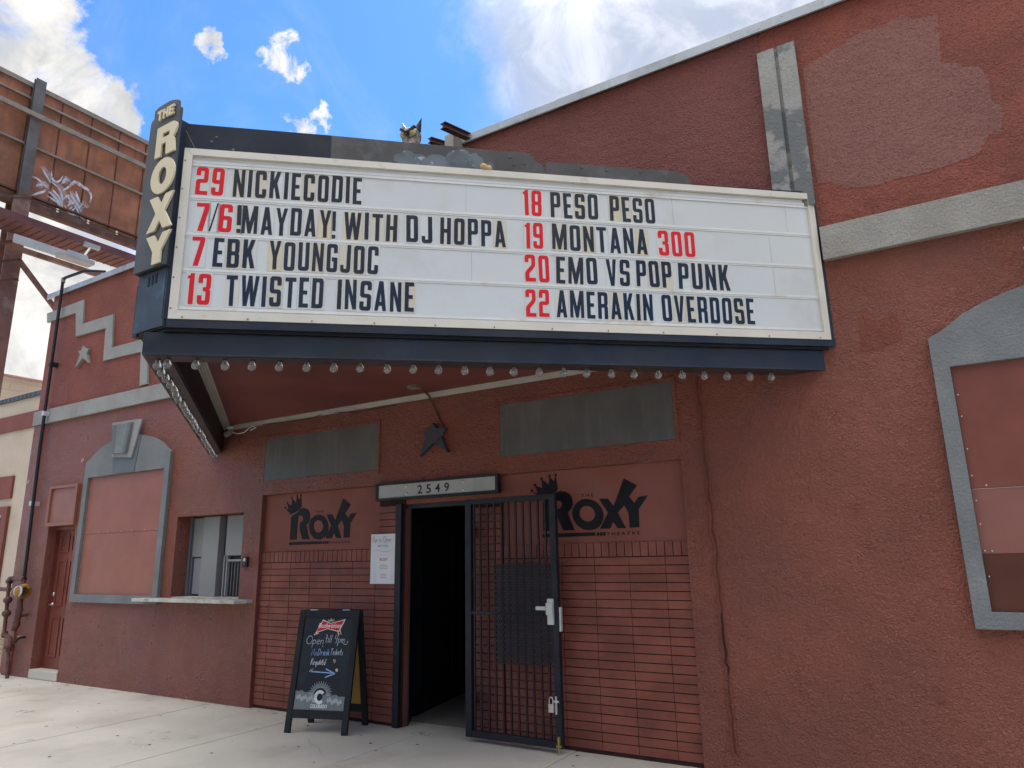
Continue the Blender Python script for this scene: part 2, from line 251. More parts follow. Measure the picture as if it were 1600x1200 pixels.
M_greyweath = mat('stucco_weathered', (0.34, 0.335, 0.315), 0.8, 0.10, 2.4, fine=0.3, bump=0.9, bscale=60.0, bdist=0.01, dirt=(0.13, 0.145, 0.15), dirt_amt=0.85, dirt_scale=2.1, dirt_lo=0.48, dirt_hi=0.54)
M_greykey = mat('stucco_steel', (0.135, 0.155, 0.18), 0.7, 0.10, 2.4, bump=0.6, bscale=55.0, bdist=0.008)
M_glassgrey = mat('painted_over_glass', (0.100, 0.102, 0.106), 0.42, 0.14, 2.4, streak=0.0, dirt=(0.165, 0.165, 0.165), dirt_amt=0.35, dirt_scale=2.2, rvar=0.1, vdirt=0.12)
M_flash = mat('galvanised_flashing', (0.42, 0.45, 0.47), 0.35, 0.12, 2.0, metal=0.35, rvar=0.12, dirt=(0.30, 0.31, 0.33), dirt_amt=0.7, dirt_scale=2.2)
M_navy = mat('navy_painted_metal', (0.017, 0.021, 0.032), 0.42, 0.22, 2.0, bump=0.12, bscale=14.0, bdist=0.004, rvar=0.12, dirt=(0.032, 0.040, 0.058), dirt_amt=0.5, dirt_scale=3.0, spec=0.4)
M_navychip = mat('navy_chipped_metal', (0.030, 0.040, 0.062), 0.45, 0.22, 2.0, bump=0.12, bscale=14.0, bdist=0.004, dirt=(0.62, 0.62, 0.60), dirt_amt=0.9, dirt_scale=22.0, dirt_lo=0.70, dirt_hi=0.73)
M_crest = mat('crest_painted_metal', (0.075, 0.072, 0.072), 0.55, 0.25, 2.6, bump=0.2, bscale=12.0, bdist=0.005, streak=0.6, dirt=(0.12, 0.12, 0.12), dirt_amt=0.7, dirt_scale=4.0)
M_crestdark = mat('crest_dark_metal', (0.014, 0.018, 0.029), 0.42, 0.25, 2.2, bump=0.2, bscale=8.0, bdist=0.005, dirt=(0.035, 0.036, 0.042), dirt_amt=0.6, dirt_scale=3.0)
M_galv = mat('bare_galvanised', (0.11, 0.13, 0.145), 0.5, 0.3, 5.0, metal=0.2, bump=0.2, bscale=20.0, bdist=0.003, dirt=(0.45, 0.47, 0.46), dirt_amt=0.7, dirt_scale=13.0, dirt_lo=0.60, dirt_hi=0.66)
M_panel = mat('white_acrylic', (0.60, 0.625, 0.63), 0.16, 0.035, 1.2, rvar=0.05, dirt=(0.53, 0.535, 0.51), dirt_amt=0.6, dirt_scale=2.2, bump=0.05, bscale=1.6, bdist=0.02)
M_track = mat('white_track', (0.68, 0.69, 0.675), 0.3, 0.04, 2.0, dirt=(0.52, 0.45, 0.32), dirt_amt=0.7, dirt_scale=2.4, dirt_lo=0.56, dirt_hi=0.70)
M_cream = mat('cream_frame', (0.66, 0.62, 0.545), 0.42, 0.06, 2.5, bump=0.08, bscale=20.0, bdist=0.003, dirt=(0.45, 0.40, 0.33), dirt_amt=0.6, dirt_scale=6.0, dirt_lo=0.6, dirt_hi=0.72)
M_letter = mat('black_letter_plastic', (0.012, 0.014, 0.022), 0.10, 0.3, 3.0, rvar=0.05, spec=0.55, bump=0.25, bscale=2.2, bdist=0.03)
M_red = mat('red_letter_plastic', (0.66, 0.018, 0.024), 0.22, 0.10, 3.0, rvar=0.06)
M_tiles = [mat('tile_clear', (0.62, 0.64, 0.635), 0.15, 0.03, 2.0), mat('tile_ivory', (0.60, 0.56, 0.46), 0.2, 0.05, 2.0),
           mat('tile_pale', (0.62, 0.61, 0.57), 0.18, 0.04, 2.0), mat('tile_straw', (0.62, 0.555, 0.41), 0.2, 0.06, 2.0)]
M_seam = mat('seam_grey', (0.42, 0.42, 0.40), 0.6)
M_soffit = mat('soffit_maroon', (0.175, 0.055, 0.048), 0.5, 0.2, 1.2, streak=0.2, bump=0.1, bscale=5.0, bdist=0.004)
M_soffittrim = mat('aluminium_trim', (0.55, 0.54, 0.50), 0.45, 0.08, 3.0, metal=0.1)
M_dark = mat('black_paint', (0.012, 0.013, 0.018), 0.45, 0.25, 3.0)
M_black = mat('satin_black_metal', (0.011, 0.013, 0.019), 0.5, 0.25, 3.0, spec=0.35, rvar=0.1)
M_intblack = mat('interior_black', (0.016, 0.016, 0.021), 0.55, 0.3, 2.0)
M_blade = mat('blade_grey', (0.085, 0.088, 0.090), 0.45, 0.12, 2.0, bump=0.06, bscale=6.0, bdist=0.004, dirt=(0.06, 0.065, 0.07), dirt_amt=0.6)
M_bladelow = mat('blade_streaked', (0.050, 0.068, 0.088), 0.45, 0.3, 3.0, streak=0.6, dirt=(0.07, 0.16, 0.29), dirt_amt=0.75, dirt_scale=2.0, dirt_lo=0.5, dirt_hi=0.6)
M_creamletter = mat('cream_letter', (0.66, 0.58, 0.40), 0.5, 0.05, 3.0)
M_logo = mat('logo_black_paint', (0.007, 0.007, 0.010), 0.45, 0.3, 4.0, spec=0.18, dirt=(0.10, 0.10, 0.11), dirt_amt=0.5, dirt_scale=18.0, dirt_lo=0.67, dirt_hi=0.72)
M_door = mat('maroon_door_paint', (0.18, 0.052, 0.040), 0.33, 0.10, 2.0)
M_steel = mat('brushed_steel', (0.62, 0.62, 0.60), 0.28, 0.08, 4.0, metal=0.9)
M_silver = mat('silver_paint', (0.60, 0.62, 0.60), 0.4, 0.08, 4.0, metal=0.3)
M_sill = mat('weathered_sill', (0.52, 0.50, 0.46), 0.6, 0.18, 5.0, dirt=(0.25, 0.22, 0.19), dirt_amt=0.7, dirt_scale=9.0)
M_shutter = mat('grey_shutter', (0.245, 0.255, 0.258), 0.42, 0.06, 1.5, bump=0.05, bscale=3.0, bdist=0.01)
M_shutterlav = mat('lavender_grey_pane', (0.27, 0.275, 0.315), 0.4, 0.05, 1.5)
M_darkgrey = mat('dark_grey_frame', (0.075, 0.088, 0.10), 0.45, 0.15, 2.0)
M_paper = mat('white_paper', (0.78, 0.78, 0.80), 0.7, 0.03, 3.0)
M_ink = mat('grey_ink', (0.22, 0.22, 0.27), 0.8)
M_redink = mat('red_ink', (0.42, 0.03, 0.03), 0.8)
M_plate = mat('grey_plate', (0.40, 0.42, 0.42), 0.45, 0.08, 4.0, dirt=(0.30, 0.30, 0.30), dirt_amt=0.5)
M_conc = mat('sidewalk_concrete', (0.56, 0.525, 0.455), 0.85, 0.09, 0.8, bump=0.35, bscale=90.0, bdist=0.004, dirt=(0.46, 0.42, 0.35), dirt_amt=0.8, dirt_scale=1.1, fine=0.12)
M_stain = mat('drip_stain', (0.33, 0.30, 0.25), 0.85, 0.1, 6.0)
def _soft(m, a0, a1, sc):
    nt = m.node_tree; N, L = nt.nodes, nt.links
    tc = N.new('ShaderNodeTexCoord'); n = N.new('ShaderNodeTexNoise'); n.inputs['Scale'].default_value = sc; n.inputs['Detail'].default_value = 6.0
    L.new(tc.outputs['Object'], n.inputs['Vector'])
    q = N.new('ShaderNodeMapRange'); L.new(n.outputs[0], q.inputs[0]); q.inputs[1].default_value = .38; q.inputs[2].default_value = .65; q.inputs[3].default_value = a0; q.inputs[4].default_value = a1
    L.new(q.outputs[0], N['Principled BSDF'].inputs['Alpha'])
_soft(M_stain, .0, .30, 14.0)
M_joint = mat('joint_dirt', (0.16, 0.145, 0.12), 0.95, 0.2, 4.0)
M_gum = mat('old_gum', (0.075, 0.068, 0.06), 0.9)
M_leaf = mat('dry_leaf', (0.24, 0.16, 0.08), 0.8)
M_chalkmark = mat('pale_scuff', (0.62, 0.60, 0.55), 0.9)
M_asph = mat('asphalt', (0.075, 0.073, 0.07), 0.9, 0.15, 1.5, bump=0.4, bscale=120.0, bdist=0.005)
M_ground = mat('bare_ground', (0.30, 0.26, 0.20), 0.95, 0.2, 0.05)
M_curb = mat('kerb_concrete', (0.42, 0.40, 0.36), 0.85, 0.1, 2.0)
M_rust = mat('rusted_sheet', (0.265, 0.102, 0.055), 0.7, 0.35, 1.6, streak=0.75, dirt=(0.27, 0.135, 0.085), dirt_amt=0.7, dirt_scale=1.2, bump=0.1, bscale=6.0, bdist=0.01)
M_rustdark = mat('rusted_steel', (0.085, 0.040, 0.028), 0.75, 0.3, 3.0, dirt=(0.14, 0.10, 0.08), dirt_amt=0.6, dirt_scale=5.0)
M_rail = mat('grey_rail', (0.24, 0.20, 0.17), 0.7, 0.2, 4.0, dirt=(0.12, 0.08, 0.06), dirt_amt=0.6, dirt_scale=4.0)
M_post = mat('weathered_post', (0.10, 0.095, 0.095), 0.65, 0.25, 3.0, dirt=(0.11, 0.055, 0.04), dirt_amt=0.8, dirt_scale=2.0)
M_postrust = mat('rust_post', (0.17, 0.085, 0.068), 0.7, 0.25, 2.5, dirt=(0.26, 0.20, 0.17), dirt_amt=0.6, dirt_scale=4.0)
M_walk = mat('maroon_walkway', (0.105, 0.040, 0.042), 0.65, 0.2, 3.0)
M_graf = mat('spray_paint', (0.62, 0.62, 0.68), 0.6, 0.10, 5.0)
def spray(m):
    nt = m.node_tree; N, L = nt.nodes, nt.links
    tc = N.new('ShaderNodeTexCoord'); n = N.new('ShaderNodeTexNoise'); n.inputs['Scale'].default_value = 11.0; n.inputs['Detail'].default_value = 6.0
    L.new(tc.outputs['Object'], n.inputs['Vector'])
    q = N.new('ShaderNodeMapRange'); L.new(n.outputs[0], q.inputs[0]); q.inputs[1].default_value = .3; q.inputs[2].default_value = .62; q.inputs[3].default_value = .25; q.inputs[4].default_value = .92
    L.new(q.outputs[0], N['Principled BSDF'].inputs['Alpha'])
spray(M_graf)
M_mist = mat('spray_mist', (0.60, 0.60, 0.66), 0.7, 0.1, 4.0); spray(M_mist)
_mr = M_mist.node_tree.nodes['Principled BSDF'].inputs['Alpha'].links[0].from_node; _mr.inputs[3].default_value = .02; _mr.inputs[4].default_value = .34
M_creamwall = mat('cream_stucco', (0.58, 0.49, 0.40), 0.8, 0.06, 1.0, bump=0.25, bscale=50.0, bdist=0.006, dirt=(0.50, 0.40, 0.30), dirt_amt=0.5, dirt_scale=1.5)
M_redband = mat('red_band', (0.22, 0.068, 0.052), 0.6, 0.1, 2.0, bump=0.3, bscale=50.0, bdist=0.006)
M_tan = mat('tan_brick', (0.46, 0.36, 0.23), 0.75, 0.12, 3.0)
M_cmu = mat('tan_block', (0.38, 0.34, 0.275), 0.85, 0.10, 1.2, bump=0.3, bscale=60.0, bdist=0.006)
M_cmujoint = mat('block_joint', (0.52, 0.46, 0.36), 0.9)
M_coping = mat('slate_coping', (0.085, 0.10, 0.12), 0.5, 0.15, 3.0)
M_pinkcop = mat('rose_coping', (0.34, 0.20, 0.19), 0.6, 0.1, 3.0)
M_pipebrown = mat('maroon_pipe', (0.115, 0.050, 0.044), 0.5, 0.25, 5.0, dirt=(0.20, 0.12, 0.10), dirt_amt=0.5, dirt_scale=9.0)
M_yellow = mat('yellow_worn', (0.46, 0.24, 0.05), 0.6, 0.3, 14.0, dirt=(0.13, 0.055, 0.045), dirt_amt=0.9, dirt_scale=14.0, dirt_lo=0.48, dirt_hi=0.56)
M_dial = mat('pale_dial', (0.50, 0.56, 0.62), 0.3)
M_brass = mat('brass', (0.48, 0.34, 0.10), 0.4, 0.15, 6.0, metal=0.6)
M_owl = mat('owl_plastic', (0.24, 0.205, 0.165), 0.6, 0.45, 22.0, bump=0.6, bscale=30.0, bdist=0.01, dirt=(0.045, 0.038, 0.035), dirt_amt=0.9, dirt_scale=20.0, dirt_lo=0.50, dirt_hi=0.55)
M_owleye = mat('owl_eye', (0.50, 0.33, 0.07), 0.3)
M_boardblack = mat('chalkboard', (0.020, 0.023, 0.028), 0.42, 0.2, 3.0, dirt=(0.04, 0.05, 0.065), dirt_amt=0.5, dirt_scale=4.0)
M_frameblack = mat('black_wood', (0.016, 0.017, 0.020), 0.55, 0.3, 5.0, dirt=(0.22, 0.20, 0.17), dirt_amt=0.8, dirt_scale=34.0, dirt_lo=0.72, dirt_hi=0.75)
M_ply = mat('ochre_back', (0.46, 0.25, 0.065), 0.6, 0.10, 3.0)
M_chalk = mat('white_chalk', (0.62, 0.66, 0.74), 0.9, 0.2, 30.0)
M_chalkblue = mat('blue_chalk', (0.28, 0.42, 0.70), 0.9, 0.2, 30.0)
M_chalkwhite = mat('paste_white', (0.78, 0.78, 0.76), 0.7)
M_tape = mat('torn_tape', (0.66, 0.55, 0.36), 0.7)
M_bowred = mat('bow_red', (0.62, 0.022, 0.024), 0.4)
M_gold = mat('gold_ink', (0.50, 0.36, 0.15), 0.5)
M_decalgrey = mat('decal_grey', (0.20, 0.215, 0.225), 0.5, 0.05, 3.0)
M_decalpale = mat('decal_pale', (0.42, 0.46, 0.48), 0.5)
M_foam = mat('expanding_foam', (0.55, 0.36, 0.20), 0.8, 0.2, 20.0, bump=0.5, bscale=40.0, bdist=0.01)
M_blockgrey = mat('grey_box_paint', (0.36, 0.345, 0.32), 0.6, 0.1, 4.0)
M_ibeam = mat('rust_beam', (0.105, 0.058, 0.05), 0.7, 0.25, 5.0)
M_lampgrey = mat('lamp_housing', (0.30, 0.30, 0.31), 0.5, 0.1, 4.0)
M_addedridge = mat('added_ridge_dark', (0.06, 0.07, 0.06), 0.95, 0.2, 0.01)  # dark surface for the added ridge behind the viewer

def glass_mat():
    m = bpy.data.materials.new('bulb_glass'); m.use_nodes = True
    b = m.node_tree.nodes['Principled BSDF']
    b.inputs['Base Color'].default_value = (0.95, 0.95, 0.93, 1)
    b.inputs['Roughness'].default_value = 0.03
    b.inputs['Transmission Weight'].default_value = 0.82
    b.inputs['IOR'].default_value = 1.35
    b.inputs['Specular IOR Level'].default_value = 0.8
    return m
M_bulb = glass_mat()
M_fil = mat('bulb_stem', (0.75, 0.74, 0.70), 0.4)
def window_mat():
    m = mat('window_glass', (0.05, 0.07, 0.08), 0.05, 0.1, 2.0, spec=0.8)
    return m
M_winglass = window_mat()

# ------------------------------------------------------------------ mesh helpers
class B:
    """collects geometry for ONE mesh object, in world metres"""
    def __init__(s): s.v = []; s.f = []; s.sm = set()
    def add(s, vs, fs, smooth=False):
        o = len(s.v); s.v += [tuple(v) for v in vs]
        for f in fs:
            if smooth: s.sm.add(len(s.f))
            s.f.append([i + o for i in f])
        return s
    def box(s, x0, x1, y0, y1, z0, z1):
        vs = [(x, y, z) for x in (x0, x1) for y in (y0, y1) for z in (z0, z1)]
        return s.add(vs, [(0, 1, 3, 2), (4, 6, 7, 5), (0, 4, 5, 1), (2, 3, 7, 6), (0, 2, 6, 4), (1, 5, 7, 3)])
    def fbox(s, fr, u0, u1, v0, v1, w0, w1):
        vs = [fr(u, v, w) for u in (u0, u1) for v in (v0, v1) for w in (w0, w1)]
        return s.add(vs, [(0, 1, 3, 2), (4, 6, 7, 5), (0, 4, 5, 1), (2, 3, 7, 6), (0, 2, 6, 4), (1, 5, 7, 3)])
    def bar(s, a, b, w, h, up=(0, 0, 1)):
        a, b = Vector(a), Vector(b); d = (b - a).normalized(); up = Vector(up)
        sd_ = d.cross(up)
        if sd_.length < 1e-4: sd_ = d.cross(Vector((1, 0, 0)))
        sd_.normalize(); up = sd_.cross(d)
        vs = [p + sd_ * (i * w / 2) + up * (j * h / 2) for p in (a, b) for i, j in ((-1, -1), (1, -1), (1, 1), (-1, 1))]
        return s.add(vs, [(0, 3, 2, 1), (4, 5, 6, 7), (0, 1, 5, 4), (1, 2, 6, 5), (2, 3, 7, 6), (3, 0, 4, 7)])
    def tube(s, pts, r, n=12, cap=True):
        pts = [Vector(p) for p in pts]
        rs = r if isinstance(r, (list, tuple)) else [r] * len(pts)
        rings = []; ref = None
        for i, p in enumerate(pts):
            t = Vector((0, 0, 0))
            if i > 0: t += (p - pts[i - 1]).normalized()
            if i < len(pts) - 1: t += (pts[i + 1] - p).normalized()
            t.normalize()
            if ref is None:
                ref = t.orthogonal().normalized()
            ref = (ref - t * ref.dot(t)); ref.normalize()
            bn = t.cross(ref)
            k = 1.0
            if 0 < i < len(pts) - 1:
                c = (p - pts[i - 1]).normalized().dot(t); k = 1 / max(0.5, c)
            rings.append([p + (ref * math.cos(2 * math.pi * j / n) + bn * math.sin(2 * math.pi * j / n)) * rs[i] * k for j in range(n)])
        vs = [v for ring in rings for v in ring]
        fs = [(i * n + j, i * n + (j + 1) % n, (i + 1) * n + (j + 1) % n, (i + 1) * n + j) for i in range(len(pts) - 1) for j in range(n)]
        s.add(vs, fs, True)
        if cap: s.add(rings[0], [tuple(range(n))[::-1]]); s.add(rings[-1], [tuple(range(n))])
        return s
    def lathe(s, prof, c, axis=(0, 0, 1), n=20):
        ax = Vector(axis).normalized(); e1 = ax.orthogonal().normalized(); e2 = ax.cross(e1); c = Vector(c)
        vs = [c + ax * h + (e1 * math.cos(2 * math.pi * j / n) + e2 * math.sin(2 * math.pi * j / n)) * max(r, 1e-4) for r, h in prof for j in range(n)]
        m = len(prof)
        return s.add(vs, [(i * n + j, i * n + (j + 1) % n, (i + 1) * n + (j + 1) % n, (i + 1) * n + j) for i in range(m - 1) for j in range(n)], True)
    def prism(s, contours, fr, w0, w1):
        """contours: outline then holes, in (u, v); fr maps (u, v, w) to the world"""
        flat = [p for c in contours for p in c]
        tris = tessellate_polygon([[Vector((p[0], p[1], 0)) for p in c] for c in contours])
        n = len(flat)
        vs = [fr(p[0], p[1], w1) for p in flat] + [fr(p[0], p[1], w0) for p in flat]
        fs = [tuple(t) for t in tris] + [tuple(i + n for i in reversed(t)) for t in tris]
        o = 0
        for c in contours:
            k = len(c)
            for i in range(k):
                a, b = o + i, o + (i + 1) % k
                fs.append((a, b, b + n, a + n))
            o += k
        return s.add(vs, fs)
    def ribbon(s, pts, wd, fr, w):
        """a flat stroke of width wd along 2-D points, mitred so that it never overlaps itself at a bend"""
        P = [Vector((p[0], p[1])) for p in pts]; Lf = []; Rt = []
        for i, p in enumerate(P):
            d = Vector((0, 0))
            if i: d += (p - P[i - 1]).normalized()
            if i < len(P) - 1: d += (P[i + 1] - p).normalized()
            if d.length < 1e-6: d = Vector((1, 0))
            d.normalize(); nrm = Vector((-d.y, d.x)); h = wd(i / (len(P) - 1)) / 2 if callable(wd) else wd / 2
            Lf.append(p + nrm * h); Rt.append(p - nrm * h)
        n = len(P)
        vs = [fr(q.x, q.y, w) for q in Lf] + [fr(q.x, q.y, w) for q in Rt]
        return s.add(vs, [(i, i + n, i + 1 + n, i + 1) for i in range(n - 1)])

def link(name, b, material, parent=None, at=None, bevel=0.0, recalc=True):
    """ONE mesh object from world-space geometry; its origin is put at `at` (or at its thing's base)"""
    me = bpy.data.meshes.new(name)
    base = Vector(at) if at is not None else (Vector(parent['_base']) if parent is not None and '_base' in parent else Vector((0, 0, 0)))
    me.from_pydata([tuple(Vector(v) - base) for v in b.v], [], b.f)
    if b.sm:
        for i in b.sm: me.polygons[i].use_smooth = True
    if recalc or bevel:
        bm = bmesh.new(); bm.from_mesh(me)
        if bevel:
            bmesh.ops.remove_doubles(bm, verts=bm.verts, dist=1e-5)
        bmesh.ops.recalc_face_normals(bm, faces=bm.faces)
        if bevel:
            ed = [e for e in bm.edges if len(e.link_faces) == 2 and e.calc_face_angle(0) > 0.6]
            bmesh.ops.bevel(bm, geom=ed, offset=bevel, segments=2, profile=0.7, affect='EDGES', clamp_overlap=True)
        bm.to_mesh(me); bm.free()
    me.materials.append(material)
    o = bpy.data.objects.new(name, me)
    COL.objects.link(o)
    o['_base'] = tuple(base)
    if parent is not None:
        o.parent = parent
        o.location = base - Vector(parent['_base'])
    else:
        o.location = base
    return o
def thing(name, label, cat, base, group=None):
    o = bpy.data.objects.new(name, None); COL.objects.link(o)
    o.empty_display_size = 0.2
    o.location = base; o['_base'] = tuple(base); o['label'] = label; o['category'] = cat
    if group: o['group'] = group
    return o
def tag(o, label, cat, group=None):
    o['label'] = label; o['category'] = cat
    if group: o['group'] = group
    return o
def struct(name, b, m, **k):
    o = link(name, b, m, **k); o['kind'] = 'structure'; return o
def frame(o, eu, ev, ew):
    o, eu, ev, ew = Vector(o), Vector(eu), Vector(ev), Vector(ew)
    return lambda u, v, w: o + eu * u + ev * v + ew * w
WALL = frame((0, 0, 0), (1, 0, 0), (0, 0, 1), (0, -1, 0))        # u = x, v = z, w = out of the wall
def rect(u0, u1, v0, v1): return [(u0, v0), (u1, v0), (u1, v1), (u0, v1)]
def fillet(pts, seg=4):
    out = []; n = len(pts)
    for i, p in enumerate(pts):
        r = p[2] if len(p) > 2 else 0
        if r <= 0: out.append((p[0], p[1])); continue
        P = Vector(p[:2]); A = Vector(pts[i - 1][:2]); C = Vector(pts[(i + 1) % n][:2])
        a = (A - P); c = (C - P); r_ = min(r, a.length * 0.49, c.length * 0.49)
        p0 = P + a.normalized() * r_; p1 = P + c.normalized() * r_
        for k in range(seg + 1):
            t = k / seg
            q = p0 * (1 - t) ** 2 + P * 2 * t * (1 - t) + p1 * t * t
            out.append((q.x, q.y))
    return out
def text_mesh(name, s, fr, u0, u1, v0, v1, w0, w1, material, parent, shear=0.0, bold=0.0):
    """built-in lettering fitted into the rectangle u0..u1, v0..v1 of a frame"""
    cu = bpy.data.curves.new(name, 'FONT'); cu.body = s; cu.resolution_u = 3; cu.offset = bold; cu.shear = shear
    tmp = bpy.data.objects.new(name, cu); COL.objects.link(tmp)
    bpy.context.view_layer.update()
    me = tmp.to_mesh()
    vs = [v.co.copy() for v in me.vertices]; fs = [tuple(p.vertices) for p in me.polygons]
    tmp.to_mesh_clear(); bpy.data.objects.remove(tmp); bpy.data.curves.remove(cu)
    if not vs: return None
    x0 = min(v.x for v in vs); x1 = max(v.x for v in vs); y0 = min(v.y for v in vs); y1 = max(v.y for v in vs)
    b = B()
    b.add([fr(u0 + (v.x - x0) / (x1 - x0) * (u1 - u0), v0 + (v.y - y0) / (y1 - y0) * (v1 - v0), w1) for v in vs], fs)
    return link(name, b, material, parent, recalc=False)

# ------------------------------------------------------------------ block lettering (outlines on a unit height)
_s, _b, _W, _r = 0.165, 0.135, 0.46, 0.13
def RR(x0, x1, y0, y1, r): return [(x0, y0, r), (x1, y0, r), (x1, y1, r), (x0, y1, r)]
def glyphs():
    s, b, W, r, i = _s, _b, _W, _r, 0.03
    G = {}
    G['O'] = (W, [[RR(0, W, 0, 1, r), RR(s, W - s, b, 1 - b, i)]])
    G['0'] = G['O']
    G['D'] = (W, [[[(0, 0), (W, 0, r), (W, 1, r), (0, 1)], RR(s, W - s, b, 1 - b, i)]])
    G['C'] = (W, [[[(0, 0, r), (W, 0, r), (W, .33), (W - s, .33), (W - s, b, i), (s, b, i), (s, 1 - b, i), (W - s, 1 - b, i), (W - s, .67), (W, .67), (W, 1, r), (0, 1, r)]]])
    G['G'] = (W, [[[(0, 0, r), (W, 0, r), (W, .52), (W * .48, .52), (W * .48, .52 - b), (W - s, .52 - b), (W - s, b, i), (s, b, i), (s, 1 - b, i), (W - s, 1 - b, i), (W - s, .68), (W, .68), (W, 1, r), (0, 1, r)]]])
    S_ = [(0, 0, r), (W, 0, r), (W, .565, r), (s, .565, i), (s, 1 - b, i), (W - s, 1 - b, i), (W - s, .7), (W, .7), (W, 1, r), (0, 1, r), (0, .435, r), (W - s, .435, i), (W - s, b, i), (s, b, i), (s, .3), (0, .3)]
    G['S'] = (W, [[S_]])
    G['2'] = (W, [[[(0, 0), (W, 0), (W, b), (s, b), (s, .435, i), (W, .435, r), (W, 1, r), (0, 1, r), (0, .7), (s, .7), (s, 1 - b, i), (W - s, 1 - b, i), (W - s, .565, i), (0, .565, r)]]])
    G['Z'] = (W, [[[(0, 0), (W, 0), (W, b), (s + .02, b), (s + .02, .30, i), (W, .57, .1), (W, 1, r), (0, 1, r), (0, .72), (s, .72), (s, 1 - b, i), (W - s, 1 - b, i), (W - s, .62, .05), (0, .35, .08)]]])
    G['3'] = (W, [[[(0, 0, r), (W, 0, r), (W, .46, .06), (W - .05, .5), (W, .54, .06), (W, 1, r), (0, 1, r), (0, .7), (s, .7), (s, 1 - b, i), (W - s, 1 - b, i), (W - s, .565, i), (s + .02, .565), (s + .02, .435), (W - s, .435, i), (W - s, b, i), (s, b, i), (s, .3), (0, .3)]]])
    six = [[(0, 0, r), (W, 0, r), (W, .575, r), (s, .575), (s, 1 - b, i), (W - s, 1 - b, i), (W - s, .72), (W, .72), (W, 1, r), (0, 1, r)], RR(s, W - s, b, .44, i)]
    G['6'] = (W, [six])
    G['9'] = (W, [[[(W - p[0], 1 - p[1]) + tuple(p[2:]) for p in c] for c in six]])
    G['8'] = (W, [[[(0, 0, r), (W, 0, r), (W, .46, .05), (W - .03, .5), (W, .54, .05), (W, 1, r), (0, 1, r), (0, .54, .05), (.03, .5), (0, .46, .05)], RR(s, W - s, b, .435, i), RR(s, W - s, .565, 1 - b, i)]])
    G['7'] = (.44, [[[(.08, 0), (.26, 0), (.44, .83, .05), (.44, 1, .06), (0, 1), (0, 1 - b), (.28, 1 - b)]]])
    G['1'] = (.25, [[[(.07, 0), (.245, 0), (.245, 1), (.10, 1), (.085, .93, .03), (0, .915), (0, .83), (.07, .83)]]])
    G['I'] = (s, [[[(0, 0), (s, 0), (s, 1), (0, 1)]]])
    G['N'] = (W, [[[(0, 0), (.145, 0), (.145, .56), (W - .15, 0), (W, 0), (W, 1), (W - .145, 1), (W - .145, .44), (.15, 1), (0, 1)]]])
    G['K'] = (.47, [[[(0, 0), (s, 0), (s, .34), (.20, .42), (.30, 0), (.47, 0), (.31, .57), (.45, 1), (.29, 1), (s, .66), (s, 1), (0, 1)]]])
    G['E'] = (.38, [[[(0, 0), (.38, 0), (.38, b), (s, b), (s, .435), (.33, .435), (.33, .565), (s, .565), (s, 1 - b), (.38, 1 - b), (.38, 1), (0, 1)]]])
    G['M'] = (.64, [[[(0, 0), (.14, 0), (.14, .52), (.26, 0), (.38, 0), (.50, .52), (.50, 0), (.64, 0), (.64, 1), (.46, 1), (.32, .40), (.18, 1), (0, 1)]]])
    G['A'] = (.48, [[[(0, 0), (.145, 0), (.18, .17), (.30, .17), (.335, 0), (.48, 0), (.325, 1), (.155, 1)], [(.205, .30), (.275, .30), (.24, .62)]]])
    G['Y'] = (.48, [[[(.16, 0), (.32, 0), (.32, .42), (.48, 1), (.33, 1), (.24, .62), (.15, 1), (0, 1), (.16, .42)]]])
    G['W'] = (.70, [[[(.12, 0), (.275, 0), (.35, .5), (.425, 0), (.58, 0), (.70, 1), (.55, 1), (.495, .43), (.42, 1), (.28, 1), (.205, .43), (.15, 1), (0, 1)]]])
    G['T'] = (.44, [[[(.14, 0), (.30, 0), (.30, 1 - b), (.44, 1 - b), (.44, 1), (0, 1), (0, 1 - b), (.14, 1 - b)]]])
    G['H'] = (W, [[[(0, 0), (s, 0), (s, .43), (W - s, .43), (W - s, 0), (W, 0), (W, 1), (W - s, 1), (W - s, .57), (s, .57), (s, 1), (0, 1)]]])
    G['J'] = (.42, [[[(0, 0, r), (.42, 0, r), (.42, 1), (.42 - s, 1), (.42 - s, b, i), (s - .03, b, i), (s - .03, .27), (0, .27)]]])
    G['P'] = (.45, [[[(0, 0), (s, 0), (s, .40), (.45, .40, r), (.45, 1, r), (0, 1)], RR(s, .45 - s, .53, 1 - b, i)]])
    G['B'] = (.46, [[[(0, 0), (W, 0, r), (W, .46, .06), (W - .05, .5), (W, .54, .06), (W, 1, r), (0, 1)], RR(s, W - s, b, .435, i), RR(s, W - s, .565, 1 - b, i)]])
    G['U'] = (W, [[[(0, 0, r), (W, 0, r), (W, 1), (W - s, 1), (W - s, b, i), (s, b, i), (s, 1), (0, 1)]]])
    G['V'] = (.47, [[[(.155, 0), (.315, 0), (.47, 1), (.315, 1), (.235, .30), (.155, 1), (0, 1)]]])
    G['R'] = (W, [[[(0, 0), (s, 0), (s, .42), (W - s, .42), (W - s, 0), (W, 0), (W, .44, .03), (W - .045, .49), (W, .55, .04), (W, 1, r), (0, 1)], RR(s, W - s, .555, 1 - b, i)]])
    G['!'] = (.15, [[[(.0, .28), (.15, .28), (.15, 1), (.0, 1)]], [[(0, 0), (.15, 0), (.15, .14), (0, .14)]]])
    G['/'] = (.34, [[[(0, 0), (.06, 0), (.34, 1), (.28, 1)]]])
    return {k: (w, [[fillet(c) for c in sh] for sh in shapes]) for k, (w, shapes) in G.items()}
GL = glyphs()
def glyph_prism(b, ch, fr, u0, v0, su, sv, w0, w1):
    for sh in GL[ch][1]:
        b.prism([[(u0 + x * su, v0 + y * sv) for x, y in c] for c in sh], fr, w0, w1)

